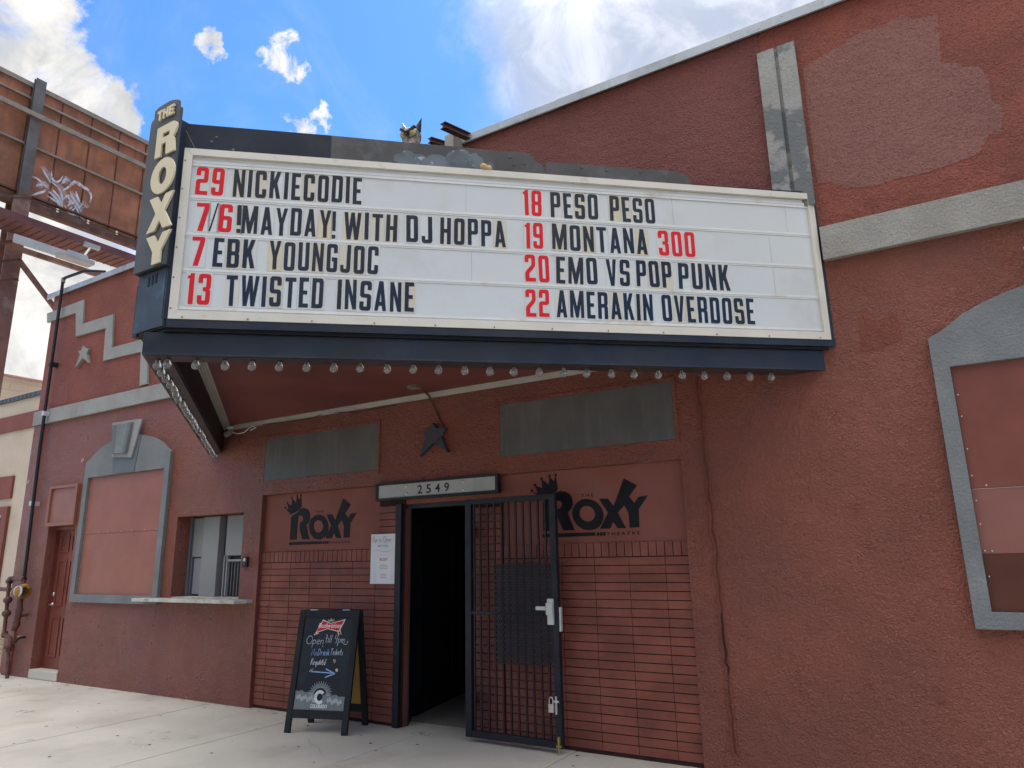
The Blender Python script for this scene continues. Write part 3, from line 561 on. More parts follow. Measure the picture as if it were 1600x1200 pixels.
# ------------------------------------------------------------------ ground
KERB_Y = -3.45
b = B().box(-900, 900, -900, 900, -0.60, -0.30); struct('ground', b, M_ground)
b = B().box(-80, 80, -15.0, KERB_Y - 0.16, -0.296, -0.14); struct('road', b, M_asph)
b = B().box(-80, 80, KERB_Y - 0.15, KERB_Y, -0.296, 0.0); struct('kerb', b, M_curb)
b = B().box(-80, 80, -21.0, -15.15, -0.296, 0.0); struct('far_pavement', b, M_conc)
b = B().box(-80, 30, KERB_Y + 0.005, 0.33, -0.296, -0.012); struct('sidewalk_joints', b, M_joint)
sw = B(); ax = -4.49
xs = sorted([ax + 1.56 * k for k in range(-20, 18)])
for x0, x1 in zip(xs, xs[1:]):
    sw.box(x0 + 0.004, x1 - 0.004, KERB_Y + 0.01, 0.30, -0.2, random.uniform(-0.0015, 0.0015))
struct('sidewalk', sw, M_conc, bevel=0.004)
gm = B()
for k in range(150):                                                  # trodden chewing gum
    x = random.uniform(-13, -0.5); y = random.uniform(-3.0, -0.03); r = random.uniform(0.006, 0.019) * (1 if random.random() < .85 else 1.7)
    n = 7; a0 = random.random() * 6
    gm.add([(x + r * random.uniform(.7, 1.2) * math.cos(a0 + j * 6.283 / n), y + r * random.uniform(.7, 1.2) * math.sin(a0 + j * 6.283 / n), 0.0032) for j in range(n)], [tuple(range(n))])
o = link('gum_spots', gm, M_gum, recalc=False); o['kind'] = 'stuff'
o['label'] = 'dark trodden gum spots scattered over the pale sidewalk'; o['category'] = 'gum'
sc_ = B()
fg = frame((0, 0, 0), (1, 0, 0), (0, 1, 0), (0, 0, 1))
for k in range(9):
    x = random.uniform(-7.2, -6.3); y = random.uniform(-1.6, -1.1); a = random.uniform(-.5, .9)
    pts = [(x + t * .07 * math.cos(a + .3 * math.sin(t)), y + t * .07 * math.sin(a + .25 * math.sin(t * 1.7))) for t in range(random.randint(2, 5))]
    sc_.ribbon(pts, random.uniform(.006, .016), fg, 0.0036 + k * 0.0002)
o = link('scuff_marks', sc_, M_chalkmark, recalc=False); o['kind'] = 'stuff'
o['label'] = 'pale scuffs of worn chalk on the sidewalk slabs'; o['category'] = 'scuffs'
lf = B()
for k in range(190):
    x = random.uniform(-12, -2) if k % 2 else random.uniform(-9.5, -6.8); y = -abs(random.gauss(0, .05)) - .006
    r = random.uniform(.003, .010); a = random.random() * 6
    lf.add([(x + r * math.cos(a), y + r * math.sin(a), .004), (x + r * .5 * math.cos(a + 1.6), y + r * .5 * math.sin(a + 1.6), .010), (x - r * math.cos(a), y - r * math.sin(a), .005), (x + r * .5 * math.cos(a - 1.6), y + r * .5 * math.sin(a - 1.6), .008)], [(0, 1, 2, 3)])
o = link('wall_litter', lf, M_leaf, recalc=False); o['kind'] = 'stuff'
o['label'] = 'brown grit and leaf bits along the foot of the wall'; o['category'] = 'litter'
for k, (x, y, dx, dy, n_) in enumerate(((-6.9, -.02, .12, -1, 22), (-9.9, -.9, 1, .12, 26), (-8.3, -.02, -.25, -1, 14), (-5.3, -.7, .9, -.5, 16))):
    cr0 = []; px, py = x, y
    for q in range(n_):
        cr0.append((px, py)); px += dx * .05 + random.gauss(0, .014); py += dy * .05 + random.gauss(0, .014)
    o = struct('pavement_crack', B().ribbon(cr0, lambda t: .0015 + .002 * (1 - t), fg, .0028), M_joint, recalc=False)
st_ = B()
for k in range(12):
    x = random.uniform(-12, -3.2); y = random.choice((-abs(random.gauss(0, .05)) - .03, random.uniform(-2.4, -.2))); r = random.uniform(.03, .11); n_ = 14
    st_.add([(x + r * random.uniform(.6, 1.15) * math.cos(j * 6.283 / n_) * 1.3, y + min(-.004 - y, r * random.uniform(.6, 1.1) * math.sin(j * 6.283 / n_)), .0022 + k * .00001) for j in range(n_)], [tuple(range(n_))])
o = link('drip_stains', st_, M_stain, recalc=False); o['kind'] = 'stuff'; o['label'] = 'faint darker drip stains spotting the sidewalk concrete'; o['category'] = 'stains'
hl = B(); n = 120  # unseen ridge added behind the viewer to darken reflections and block low sky
for j in range(n + 1):
    x = -700 + 1400 * j / n
    h = 44 + 9 * math.sin(x * .021) + 5 * math.sin(x * .061 + 1) + random.uniform(-2, 2)
    hl.v += [(x, -140, -5), (x, -165, h)]
hl.f = [(2 * j, 2 * j + 2, 2 * j + 3, 2 * j + 1) for j in range(n)]
struct('added_dark_ridge', hl, M_addedridge, recalc=False)

# ------------------------------------------------------------------ the theatre
TH = thing('theatre_building', 'maroon stucco theatre front with grey bands, arched window frames and brick entry', 'building', (-6.3, 0, 0))
XL, XR, ZT = -12.60, 4.5, 6.07
ENT = (-6.97, -1.828, -0.02, 2.362)
def arch_outline(cx, inset=0.0):
    """arched window surround: outer outline centred on cx"""
    h = 1.03 - inset; z0 = 1.08 + inset
    pts = [(cx - h, z0), (cx + h, z0), (cx + h, 3.06)]
    n = 14
    for k in range(n + 1):
        a = -1 + 2 * k / n
        pts.append((cx - a * -1 * (h - .10) * -1 if False else cx + (h - .10) * -a, 3.11 + .27 * (1 - a * a) ** .8 * (1 if True else 0)))
    pts.append((cx - h, 3.06))
    return pts
CXL, CXR = -9.83, 1.09
wl = B()
holes = [rect(*ENT), rect(-11.78, -11.01, -0.02, 2.165), rect(-8.59, -7.283, 1.165, 2.178)]
wl.prism([rect(XL, XR, -0.05, ZT)] + holes, WALL, -0.36, 0.0)
link('facade_wall', wl, M_wall, TH)
b = B().box(XL, XL + .3, .37, 14, -.05, ZT); link('side_wall', b, M_wall, TH)
b = B().box(XL + .31, XR, .37, 14, 5.55, 5.75); link('roof', b, M_crest, TH)
# paint fields of the upper wall (their own colours, a coat of paint thick)
b = B().prism([rect(-8.1, -0.845, 4.10, 6.058)], WALL, 0.0005, 0.004); link('paint_field', b, M_upper, TH)
b = B().prism([rect(-0.84, XR - .01, 4.10, 6.058)], WALL, 0.0005, 0.0045); link('paint_field', b, M_orange, TH)
b = B().prism([rect(XL + .01, -8.11, 4.06, 6.058)], WALL, 0.0005, 0.0045); link('paint_field', b, M_orange, TH)
rough_edge = []
for (x0, z0), (x1, z1) in zip(DATA['patch'], DATA['patch'][1:] + DATA['patch'][:1]):
    n_ = max(1, int(math.hypot(x1 - x0, z1 - z0) / .018))
    for k in range(n_): rough_edge.append((x0 + (x1 - x0) * k / n_ + random.gauss(0, .003), z0 + (z1 - z0) * k / n_ + random.gauss(0, .003)))
b = B().prism([rough_edge], WALL, 0.005, 0.0065); link('repainted_patch', b, M_patch, TH)
b = B().prism([[(-0.366, 3.364), (-0.29, 3.36), (-0.27, 3.27), (-0.16, 3.29), (-0.114, 3.30), (-0.10, 3.19), (-0.098, 3.096), (-0.25, 3.05), (-0.383, 3.046)]], WALL, 0.0005, 0.0015); link('repainted_patch', b, mat('stucco_touchup', (0.262, 0.077, 0.050), 0.5, 0.1, 2.0, **STUC), TH)
b = B().prism([rect(-12.22, -11.72, 4.10, 4.42)], WALL, 0.005, 0.007); link('repainted_patch', b, mat('stucco_fresh', (0.30, 0.085, 0.062), 0.55, 0.08, 2.0, **STUC), TH)
# metal flashing along the parapet, in lengths that do not quite match
x = XL - .13; k = 0
while x < XR:
    ln = random.choice((1.2, 1.5, 2.4, 3.0)); x1 = min(x + ln, XR)
    cp = B(); p = random.uniform(-.004, .006)
    cp.prism([[(-.43, ZT + .035), (.052 + p, ZT + .06), (.052 + p, ZT - .025 - p), (.036, ZT - .03), (.03, ZT - .002), (-.43, ZT - .002)]], frame((x, 0, 0), (0, -1, 0), (0, 0, 1), (1, 0, 0)), 0.0, x1 - x - .004)
    link('flashing', cp, M_flash, TH); x = x1
# bands
BND = B(); BND.prism([rect(-12.64, -8.15, 3.82, 4.052)], WALL, .001, .042); link('band', BND, M_grey, TH, bevel=.005)
BND = B(); BND.prism([rect(-0.55, XR, 3.815, 4.094)], WALL, .001, .055); link('band', BND, M_band, TH, bevel=.005)
b = B().prism([DATA['zig']], WALL, .0055, .034); link('zigzag_band', b, M_grey, TH)
b = B().prism([DATA['star1']], WALL, .0055, .05); link('star', b, M_grey, TH)
st2 = tag(link('star', B().prism([DATA['star2']], WALL, .001, .05), mat('dark_star', (.042, .050, .068), .5, .15, 3.), TH), '', ''); del st2['label'], st2['category']
st2['label'] = 'dark slate star over the doorway'
# pilaster with a groove
pl = B(); pl.box(-0.862, -0.722, -.06, -.0055, 4.30, 5.826); pl.box(-0.692, -0.556, -.06, -.0055, 4.30, 5.826); pl.box(-.722, -.692, -.03, -.0055, 4.30, 5.826)
link('pilaster', pl, M_greyweath, TH)
# corner strip at the left end
b = B().box(XL, XL + .28, -.024, -.0005, 0.02, 3.815); link('corner_strip', b, M_wall, TH)
# arched window surrounds with boards
def arched(cx, key, boards):
    fr_ = B(); inn = rect(cx - .925, cx + .92, 1.187, 2.836)
    fr_.prism([arch_outline(cx), inn], WALL, .0005, .05)
    f = link('window_surround', fr_, M_greytrim, TH, bevel=.006)
    for (z0, z1, m, dx) in boards:
        bb = B(); bb.prism([rect(cx - .922, cx + .917, z0 + .002, z1 - .002)], WALL, .0008, .008 + dx)
        link('window_board', bb, m, TH)
    screw = lambda pr, c, ax, n: link('screw_head', B().lathe(pr, c, ax, n), M_steel, TH)
    for z in sorted({b_[0] for b_ in boards})[1:]:
        for q in range(7):
            screw([(.006, 0), (.006, .002), (.0, .003)], (cx - .86 + q * .285 + random.uniform(-.03, .03), -.0105, z + .018), (0, -1, 0), 8)
    for q in range(9):
        for sx in (-.905, .9):
            if q: screw([(.0055, 0), (.0055, .002), (.0, .003)], (cx + sx, -.0105, 1.2 + q * .18 + random.uniform(-.03, .03)), (0, -1, 0), 8)
    if key:
        lo = B().prism([[(cx - .285, 2.842), (cx + .235, 2.842), (cx + .325, 3.36), (cx - .36, 3.36)]], WALL, .051, .058); link('keystone_panel', lo, M_greykey, TH)
        ko = B().prism([[(cx - .30, 3.085), (cx + .18, 3.04), (cx + .345, 3.575), (cx - .388, 3.595)]], WALL, .0585, .085)
        kk = link('keystone', ko, M_grey, TH, bevel=.006)
        ki = B().prism([[(cx - .26, 3.125), (cx + .085, 3.107), (cx + .16, 3.544), (cx - .298, 3.544)]], WALL, .0855, .125); link('keystone_face', ki, M_greytrim, kk, bevel=.008)
        kd = B().prism([[(cx - .255, 3.13), (cx - .185, 3.128), (cx - .215, 3.54), (cx - .293, 3.54)]], WALL, .1255, .128); link('keystone_stripe', kd, M_greykey, kk)
        kd = B().prism([[(cx + .02, 3.118), (cx + .08, 3.112), (cx + .155, 3.54), (cx + .075, 3.54)]], WALL, .1255, .128); link('keystone_stripe', kd, M_greykey, kk)
arched(CXL, True, [(1.187, 2.02, M_panelred, 0.0), (2.02, 2.836, M_panelred, .002)])
arched(CXR, True, [(1.187, 1.554, M_boardlow, .001), (1.554, 1.985, M_boardmid2, 0.0), (1.985, 2.836, M_boardtop, .003)])
sm = B().box(CXR - .92, CXR - .55, -.0125, -.0115, 1.980, 1.983); link('board_seam', sm, M_boardseam, TH)
# side door with its panel above and the step
dr = B().box(-11.775, -11.015, .16, .205, .13, 2.16); D1 = link('side_door', dr, M_door, TH)
for (z0, z1) in ((1.78, 2.05), (1.0, 1.68), (0.28, 0.86)):
    for (x0, x1) in ((-11.66, -11.43), (-11.36, -11.13)):
        pn = B(); pn.prism([rect(x0, x1, z0, z1), rect(x0 + .03, x1 - .03, z0 + .03, z1 - .03)], WALL, -.159, -.147); link('door_panel', pn, M_door, D1, bevel=.004)
hd = B(); hd.lathe([(.03, 0), (.03, .012), (.012, .016), (.012, .05)], (-11.69, .16, 1.02), (0, -1, 0), 16); hd.bar((-11.69, .11, 1.02), (-11.58, .11, 1.018), .016, .018); link('handle', hd, M_steel, D1)
hd = B(); hd.lathe([(.03, 0), (.03, .018), (.02, .024), (0, .024)], (-11.69, .16, 1.17), (0, -1, 0), 16); link('deadbolt', hd, M_steel, D1)
jb = B(); jb.box(-11.779, -11.742, .10, .158, .13, 2.16); jb.box(-11.742, -11.012, .10, .158, 2.115, 2.16); link('door_frame', jb, M_door, TH)
b = B().box(-11.778, -11.012, -.015, .158, 0.0035, .125); link('door_step', b, M_conc, TH, bevel=.012)
pb = B(); pb.prism([rect(-11.82, -11.02, 2.17, 2.775), rect(-11.76, -11.07, 2.22, 2.735)], WALL, .0005, .045); link('overdoor_frame', pb, M_panelred, TH, bevel=.004)
b = B().box(-11.759, -11.071, -.012, -.0006, 2.221, 2.734); link('overdoor_panel', b, M_boardmid, TH)
# ticket window
TW = link('ticket_window', B().box(-8.80, -7.284, .27, .34, 1.17, 2.25), M_darkgrey, TH)
rv = B(); rv.box(-8.585, -8.40, .2, .26, 1.19, 2.15)
b = B().box(-8.52, -8.265, .215, .262, 1.665, 2.16); link('shutter', b, M_shutter, TW, bevel=.004)
b = B().box(-8.50, -8.265, .235, .262, 1.20, 1.652); link('shutter', b, M_shutterlav, TW, bevel=.003)
b = B().box(-8.26, -7.945, .165, .262, 1.17, 2.165); link('mullion', b, M_shutter, TW, bevel=.005)
b = B().box(-7.85, -7.29, .205, .262, 1.672, 2.165); link('shutter', b, M_shutter, TW, bevel=.004)
gf = B()
for q in range(9): gf.box(-7.79 + q * .058, -7.785 + q * .058, .225, .231, 1.185, 1.60)
gf.box(-7.81, -7.29, .215, .24, 1.60, 1.625); gf.box(-7.82, -7.80, .21, .262, 1.18, 1.665); gf.box(-7.875, -7.855, .21, .262, 1.18, 1.668)
link('grille', gf, M_lampgrey, TW); link('pane', B().box(-7.84, -7.29, .255, .266, 1.18, 1.66), M_dark, TW)
jf = B(); jf.box(-8.588, -8.555, .20, .265, 1.168, 2.17); jf.box(-8.548, -8.528, .225, .265, 1.168, 2.17); link('window_frame', jf, M_greykey, TW)
sl = B(); sl.prism([[(-9.10, .20), (-7.10, .20), (-7.02, 0.02), (-7.02, -.005), (-9.10, -.005)]], frame((0, 0, 0), (1, 0, 0), (0, -1, 0), (0, 0, 1)), 1.125, 1.163); link('counter_shelf', sl, M_sill, TH, bevel=.004)
b = B().box(-8.585, -7.285, .006, .26, 1.1655, 1.175); link('counter_top', b, M_sill, TW)
# recessed entry
ew = B(); ew.prism([rect(ENT[0] + .002, ENT[1] - .002, -.02, ENT[3] - .002), rect(-4.81, -3.955, -.02, 2.145)], WALL, -.13, -.06); link('entry_wall', ew, M_plaster, TH)
mo = B()
for (x0, x1, z1) in ((-6.966, -5.158, 1.70), (-3.61, -1.832, 1.695)): mo.box(x0, x1, .052, .0595, .0, z1)
mo.box(-5.155, -4.812, .044, .0595, .0, 2.20); mo.box(-3.953, -3.615, .044, .0595, .0, 2.10)
link('mortar', mo, M_mortar, TH)
cs = .0702
def course(bk, x0, x1, z, y, off):
    x = x0 + off - .32
    while x < x1:
        a, c = max(x, x0), min(x + .32, x1)
        if c - a > .02:
            j = random.uniform(-.0016, .0016)
            bk.box(a + .0024, c - .0024, y + j, .0515, z + .0036 + random.uniform(0, .001), z + cs - .0036)
        x += .32
for x0, x1, off in ((-6.966, -5.158, .17), (-3.61, -1.832, .29)):
    bk = B()
    for r_ in range(22): course(bk, x0, x1, .03 + r_ * cs, .0435, off)
    link('brickwork', bk, M_brick, TH)
    bk = B(); x = x0
    while x < x1:
        j = random.uniform(-.001, .001); bk.box(x + .004, min(x + .0715, x1) - .004, .042 + j, .0515, 1.580, 1.694); x += .0715
    link('soldier_course', bk, M_brick, TH)
for x0, x1, zt in ((-5.155, -4.90, 2.2), (-3.953, -3.615, 2.12)):
    bk = B()
    for r_ in range(30):
        if .03 + (r_ + 1) * cs < zt: course(bk, x0, x1, .03 + r_ * cs, .028, .25)
    link('brick_pier', bk, M_brick, TH)
for dx, dz in ((0, 0), (3.34, -.012)):                                # the painted logo, once on each side
    lp = lambda k: [(p[0] + dx, p[1] + dz) for p in DATA['logo'][k]]
    L_ = B()
    for q in ('R', 'XY', 'CR', 'bar', 'b1', 'b2', 'b3'): L_.prism([lp(q)], WALL, -.0595, -.056)
    L_.prism([lp('Oo'), lp('Oi')], WALL, -.0595, -.056)
    for i_ in (0, 2, 4, 6, 8):
        p = lp('CR')[i_]; L_.lathe([(.0125, 0), (.0125, .0035), (0, .0036)], (p[0], .0595, p[1] + .006), (0, -1, 0), 10)
    lo = link('painted_logo', L_, M_logo, TH)
    for q, s in (('theatre', 'T H E A T R E'), ('the', 'T H E')):
        r_ = lp(q); text_mesh('logo_lettering', s, WALL, r_[0][0], r_[1][0], r_[0][1], r_[2][1], 0, -.0565, M_logo, lo, bold=.012)
# transom windows
for (x0, x1) in ((-6.962, -5.170), (-3.60, -1.862)):
    tf = B(); tf.prism([rect(x0 - .035, x1 + .035, 2.49, 3.07), rect(x0, x1, 2.53, 3.034)], WALL, .0005, .010)
    f = link('transom_window', tf, M_wall, TH, bevel=.005)
    link('pane', B().box(x0 + .001, x1 - .001, -.0065, -.0005, 2.531, 3.033), M_glassgrey, f)
# crack and old expansion joint
ck = B(); zc = .10; pts = []
while zc < 3.05:
    t = (zc - .17) / 2.8; pts.append((-1.577 - .06 * t + random.uniform(-.012, .012), zc)); zc += random.uniform(.03, .09)
ck.ribbon(pts, lambda t: .0022 + .004 * abs(math.sin(t * 23)) * (1 - t) + (.016 if .22 < t < .37 else 0), WALL, .0012)
link('wall_crack', ck, mat('crack_dark', (.05, .022, .018), .9), TH, recalc=False)
for side in (-1, 1):
    ce = B(); ce.tube([(p[0] + side * (.016 + random.uniform(0, .006)), -.002, p[1]) for p in pts], [random.uniform(.003, .010) for _ in pts], 8)
    link('crack_lip', ce, M_wall, TH)
b = B(); b.box(-1.66, -1.50, -.004, -.0005, .02, .14); link('joint_patch', b, M_wall, TH, bevel=.002)
bm_ = B()
for (x, z, r) in ((-.55, 1.9, .03), (-.50, 1.62, .022), (-.75, 1.35, .03), (-.3, 1.15, .03), (-1.45, 1.55, .022), (-1.69, 1.75, .022), (-.9, 1.05, .02), (-.62, .7, .03), (-.98, 1.78, .02), (-.2, .62, .028), (-.85, 1.98, .018)):
    n = 9; pts_ = []
    for j in range(n): pts_.append((x + r * random.uniform(.5, 1.1) * math.cos(j * 6.283 / n), z + r * .6 * random.uniform(.5, 1.1) * math.sin(j * 6.283 / n)))
    link('plaster_blemish', B().prism([pts_], WALL, .0003, random.uniform(.003, .008)), M_wall, TH)

# house-number board
NP = thing('number_sign', 'grey house number board reading 2549 above the open doorway', 'sign', (-4.38, 0, 2.19))
b = B(); b.prism([rect(-5.157, -3.618, 2.188, 2.374), rect(-5.125, -3.65, 2.212, 2.350)], WALL, -.025, .032); link('sign_frame', b, M_black, NP, bevel=.004)
b = B().box(-5.124, -3.651, -.018, .02, 2.216, 2.349); link('sign_panel', b, M_plate, NP)
for i_, ch in enumerate('2549'):
    x = -4.60 + i_ * .113; text_mesh('digit', ch, WALL, x, x + .062, 2.236, 2.325, 0, .0195, M_dark, NP, bold=.015)
for x in (-4.745, -4.03):
    for z in (2.245, 2.32): link('bolt_head', B().lathe([(.016, 0), (.015, .006), (.008, .011), (0, .012)], (x, -.018, z), (0, -1, 0), 14), M_silver, NP)
# doorway: black steel frame and dark passage
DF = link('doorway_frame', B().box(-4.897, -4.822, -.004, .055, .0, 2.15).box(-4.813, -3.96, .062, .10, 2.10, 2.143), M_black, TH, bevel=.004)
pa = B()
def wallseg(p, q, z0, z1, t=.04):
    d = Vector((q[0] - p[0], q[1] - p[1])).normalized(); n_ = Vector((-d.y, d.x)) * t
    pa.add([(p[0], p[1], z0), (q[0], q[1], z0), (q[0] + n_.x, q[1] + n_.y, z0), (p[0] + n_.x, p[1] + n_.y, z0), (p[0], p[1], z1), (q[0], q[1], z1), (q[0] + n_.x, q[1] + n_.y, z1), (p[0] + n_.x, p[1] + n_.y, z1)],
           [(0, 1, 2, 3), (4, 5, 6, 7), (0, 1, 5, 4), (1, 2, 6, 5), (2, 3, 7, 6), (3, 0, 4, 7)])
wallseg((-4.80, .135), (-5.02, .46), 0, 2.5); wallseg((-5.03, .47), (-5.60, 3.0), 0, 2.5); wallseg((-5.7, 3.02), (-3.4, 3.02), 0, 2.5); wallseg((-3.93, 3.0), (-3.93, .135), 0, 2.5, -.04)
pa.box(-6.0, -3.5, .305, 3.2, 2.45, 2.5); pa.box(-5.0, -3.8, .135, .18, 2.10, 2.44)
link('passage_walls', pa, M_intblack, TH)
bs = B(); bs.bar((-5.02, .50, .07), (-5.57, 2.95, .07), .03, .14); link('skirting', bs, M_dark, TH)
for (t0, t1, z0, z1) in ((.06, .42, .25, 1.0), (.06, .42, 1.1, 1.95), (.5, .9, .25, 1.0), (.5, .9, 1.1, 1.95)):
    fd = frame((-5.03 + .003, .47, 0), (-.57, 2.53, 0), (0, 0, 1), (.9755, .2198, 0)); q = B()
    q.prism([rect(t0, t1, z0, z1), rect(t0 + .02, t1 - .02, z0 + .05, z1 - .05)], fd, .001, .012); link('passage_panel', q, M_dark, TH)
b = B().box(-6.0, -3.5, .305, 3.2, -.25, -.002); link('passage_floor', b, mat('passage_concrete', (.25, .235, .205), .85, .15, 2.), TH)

# ------------------------------------------------------------------ iron gate, swung open against the wall
GA = thing('iron_gate', 'black barred iron security gate swung open beside the dark doorway', 'gate', (-3.93, -.1, 0))
gx0, gx1, gz0, gz1 = -3.935, -2.965, .045, 2.135
gf = B()
gf.box(gx0, gx0 + .065, -.125, -.075, gz0, gz1); gf.box(gx1 - .06, gx1, -.125, -.075, gz0, gz1)
gf.box(gx0 + .065, gx1 - .06, -.123, -.077, gz1 - .05, gz1); gf.box(gx0 + .065, gx1 - .06, -.123, -.077, gz0, gz0 + .055); gf.box(gx0 + .065, gx1 - .06, -.118, -.082, 1.085, 1.115)
link('gate_frame', gf, M_black, GA, bevel=.003)
for x in (-3.845, -3.778, -3.694, -3.618, -3.541, -3.464, -3.387, -3.309, -3.232, -3.153, -3.078):
    link('bar', B().box(x - .008, x + .008, -.108, -.092, gz0 + .055, gz1 - .05), M_black, GA)
ms = B(); mx0, mx1, mz0, mz1 = -3.612, -3.026, .675, 1.535
def diag(sgn, y):
    h = mz1 - mz0; wd = mx1 - mx0; sl_ = 2.2; step = .0215
    k = -h / sl_
    while k < wd:
        a = (k, 0) if sgn > 0 else (k, h); t0 = max(0, -k * sl_); t1 = min(h, (wd - k) * sl_)
        if t1 - t0 > .01:
            p = (mx0 + k + t0 / sl_, mz0 + t0); q = (mx0 + k + t1 / sl_, mz0 + t1)
            if sgn < 0: p = (p[0], mz0 + mz1 - p[1]); q = (q[0], mz0 + mz1 - q[1])
            ms.bar((p[0], y, p[1]), (q[0], y, q[1]), .0018, .0082, (0, 1, 0) if False else (1, 0, 0))
        k += step
diag(1, -.126); diag(-1, -.129)
link('mesh_panel', ms, M_black, GA)
lk = B(); lk.box(-3.058, -3.000, -.150, -.126, 1.02, 1.235); lk.box(-3.066, -3.004, -.162, -.150, 1.10, 1.20); lk.box(-3.16, -3.06, -.172, -.155, 1.140, 1.172)
link('lock_case', lk, M_silver, GA, bevel=.004)
link('strike_plate', B().box(-2.963, -2.945, -.115, -.085, .965, 1.165), M_silver, GA, bevel=.002)
db = B(); db.tube([(-2.99, -.138, .115), (-2.99, -.138, -.0)], .007, 10); db.box(-3.012, -2.968, -.145, -.126, .06, .075); db.box(-2.998, -2.980, -.146, -.1265, .08, .14); link('drop_bolt', db, M_brass, GA)
hs = B(); hs.box(-3.012, -3.000, -.14, -.126, .31, .45); hs.box(-3.02, -2.975, -.15, -.141, .405, .42); link('hasp', hs, M_silver, GA)
link('hinge', B().tube([(-3.945, -.07, .25), (-3.945, -.07, .40)], .014, 10).tube([(-3.945, -.07, 1.75), (-3.945, -.07, 1.9)], .014, 10).box(-3.97, -3.94, -.07, .02, .28, .37).box(-3.97, -3.94, -.07, .02, 1.78, 1.87), M_black, GA)
PD = thing('padlock', 'small pale brass padlock hanging from the hasp of the iron gate', 'padlock', (-3.045, -.15, .33))
link('lock_body', B().box(-3.068, -3.020, -.162, -.143, .325, .392), mat('padlock_pale', (.52, .50, .42), .4, .1, 8., metal=.2), PD, bevel=.006)
link('shackle', B().tube([(-3.061, -.152, .39), (-3.061, -.152, .425), (-3.054, -.152, .440), (-3.044, -.152, .446), (-3.034, -.152, .440), (-3.027, -.152, .425), (-3.027, -.152, .39)], .005, 10), M_steel, PD)

# ------------------------------------------------------------------ things fixed to the wall
PA = thing('paper_notice', 'white paper notice with handwriting taped beside the doorway', 'notice', (-5.05, -.01, 1.345))
pp = B().box(-5.236, -4.868, .0105, .0120, 1.346, 1.849)
link('sheet', pp, M_paper, PA)
PF = frame((0, .0105, 0), (1, 0, 0), (0, 0, 1), (0, -1, 0))
link('small_sheet', B().prism([rect(-5.15, -4.955, 1.350, 1.61)], PF, .0006, .0016), mat('white_paper_small', (.82, .82, .83), .7, .02, 3.), PA)
# one-line handwriting: strokes on a unit-high grid (width, strokes)
HW = {
 'O': (.8, [[(.45, 1), (.15, .9), (0, .5), (.15, .08), (.42, 0), (.7, .15), (.78, .55), (.62, .92), (.4, 1)]]),
 'p': (.5, [[(.05, .5), (.05, -.4)], [(.05, .35), (.2, .52), (.4, .45), (.42, .2), (.25, .02), (.06, .1)]]),
 'e': (.45, [[(.04, .28), (.38, .3), (.36, .47), (.2, .53), (.05, .38), (.04, .16), (.18, 0), (.4, .08)]]),
 'n': (.48, [[(.05, .5), (.05, 0)], [(.06, .3), (.2, .5), (.36, .46), (.4, 0)]]),
 't': (.4, [[(.2, .95), (.18, .1), (.3, .0)], [(0, .55), (.38, .6)]]),
 'i': (.2, [[(.11, .62), (.1, 0)]]),
 'l': (.2, [[(.12, 1), (.08, 0)]]),
 '4': (.6, [[(.12, 1), (.02, .5), (.5, .52)], [(.5, 1), (.36, -.1)]]),
 'm': (.75, [[(.05, .5), (.05, 0)], [(.06, .3), (.18, .5), (.3, .45), (.33, 0)], [(.34, .3), (.46, .5), (.6, .45), (.64, 0)]]),
 'N': (.55, [[(.02, 0), (.08, .95), (.36, .05), (.46, 1)]]),
 'o': (.42, [[(.2, .5), (.03, .3), (.1, .02), (.3, .03), (.38, .28), (.2, .5)]]),
 'D': (.62, [[(.1, 1), (.08, 0)], [(.0, .95), (.35, .92), (.56, .5), (.36, .08), (.0, .0)]]),
 'r': (.34, [[(.05, .5), (.06, 0)], [(.06, .32), (.18, .5), (.3, .48)]]),
 'k': (.45, [[(.05, .95), (.05, 0)], [(.38, .55), (.06, .25)], [(.16, .34), (.42, 0)]]),
 'T': (.6, [[(.0, .92), (.58, 1)], [(.3, .96), (.24, 0)]]),
 'c': (.4, [[(.36, .44), (.2, .52), (.04, .28), (.16, .02), (.36, .08)]]),
 's': (.36, [[(.32, .46), (.14, .52), (.06, .36), (.28, .2), (.24, .02), (.03, .03)]]),
 'R': (.6, [[(.1, 1), (.06, 0)], [(.02, .95), (.4, 1), (.46, .7), (.1, .5)], [(.2, .5), (.55, 0)]]),
 'q': (.5, [[(.4, .4), (.2, .52), (.05, .25), (.2, .02), (.38, .2)], [(.4, .5), (.38, -.4)]]),
 'u': (.48, [[(.05, .5), (.07, .1), (.22, 0), (.36, .12), (.4, .5)], [(.4, .4), (.43, 0)]]),
 'd': (.5, [[(.38, .4), (.2, .5), (.05, .22), (.2, 0), (.36, .14)], [(.42, 1), (.4, 0)]]),
 'B': (.6, [[(.08, 1), (.05, 0)], [(.02, .95), (.4, 1), (.42, .7), (.1, .52), (.48, .42), (.46, .1), (.02, 0)]]),
 'a': (.45, [[(.36, .4), (.2, .5), (.04, .22), (.16, 0), (.34, .16)], [(.38, .5), (.37, .08), (.42, 0)]]),
 'w': (.65, [[(.02, .5), (.14, 0), (.3, .4), (.44, 0), (.58, .52)]]),
 "'": (.15, [[(.08, 1), (.05, .8)]]), ' ': (.35, []),
}
def handwrite(b, s, fr, u, v, h, wd, w, slant=.12, squeeze=1.0):
    k = 0
    for ch in s:
        wdt, st = HW[ch]
        for pts in st:
            q = [(u + (x * squeeze + y * slant) * h, v + y * h) for x, y in pts]
            b.ribbon(q, wd, fr, w + (k % 9) * .00012); k += 1
        u += (wdt * squeeze + .06) * h
    return u
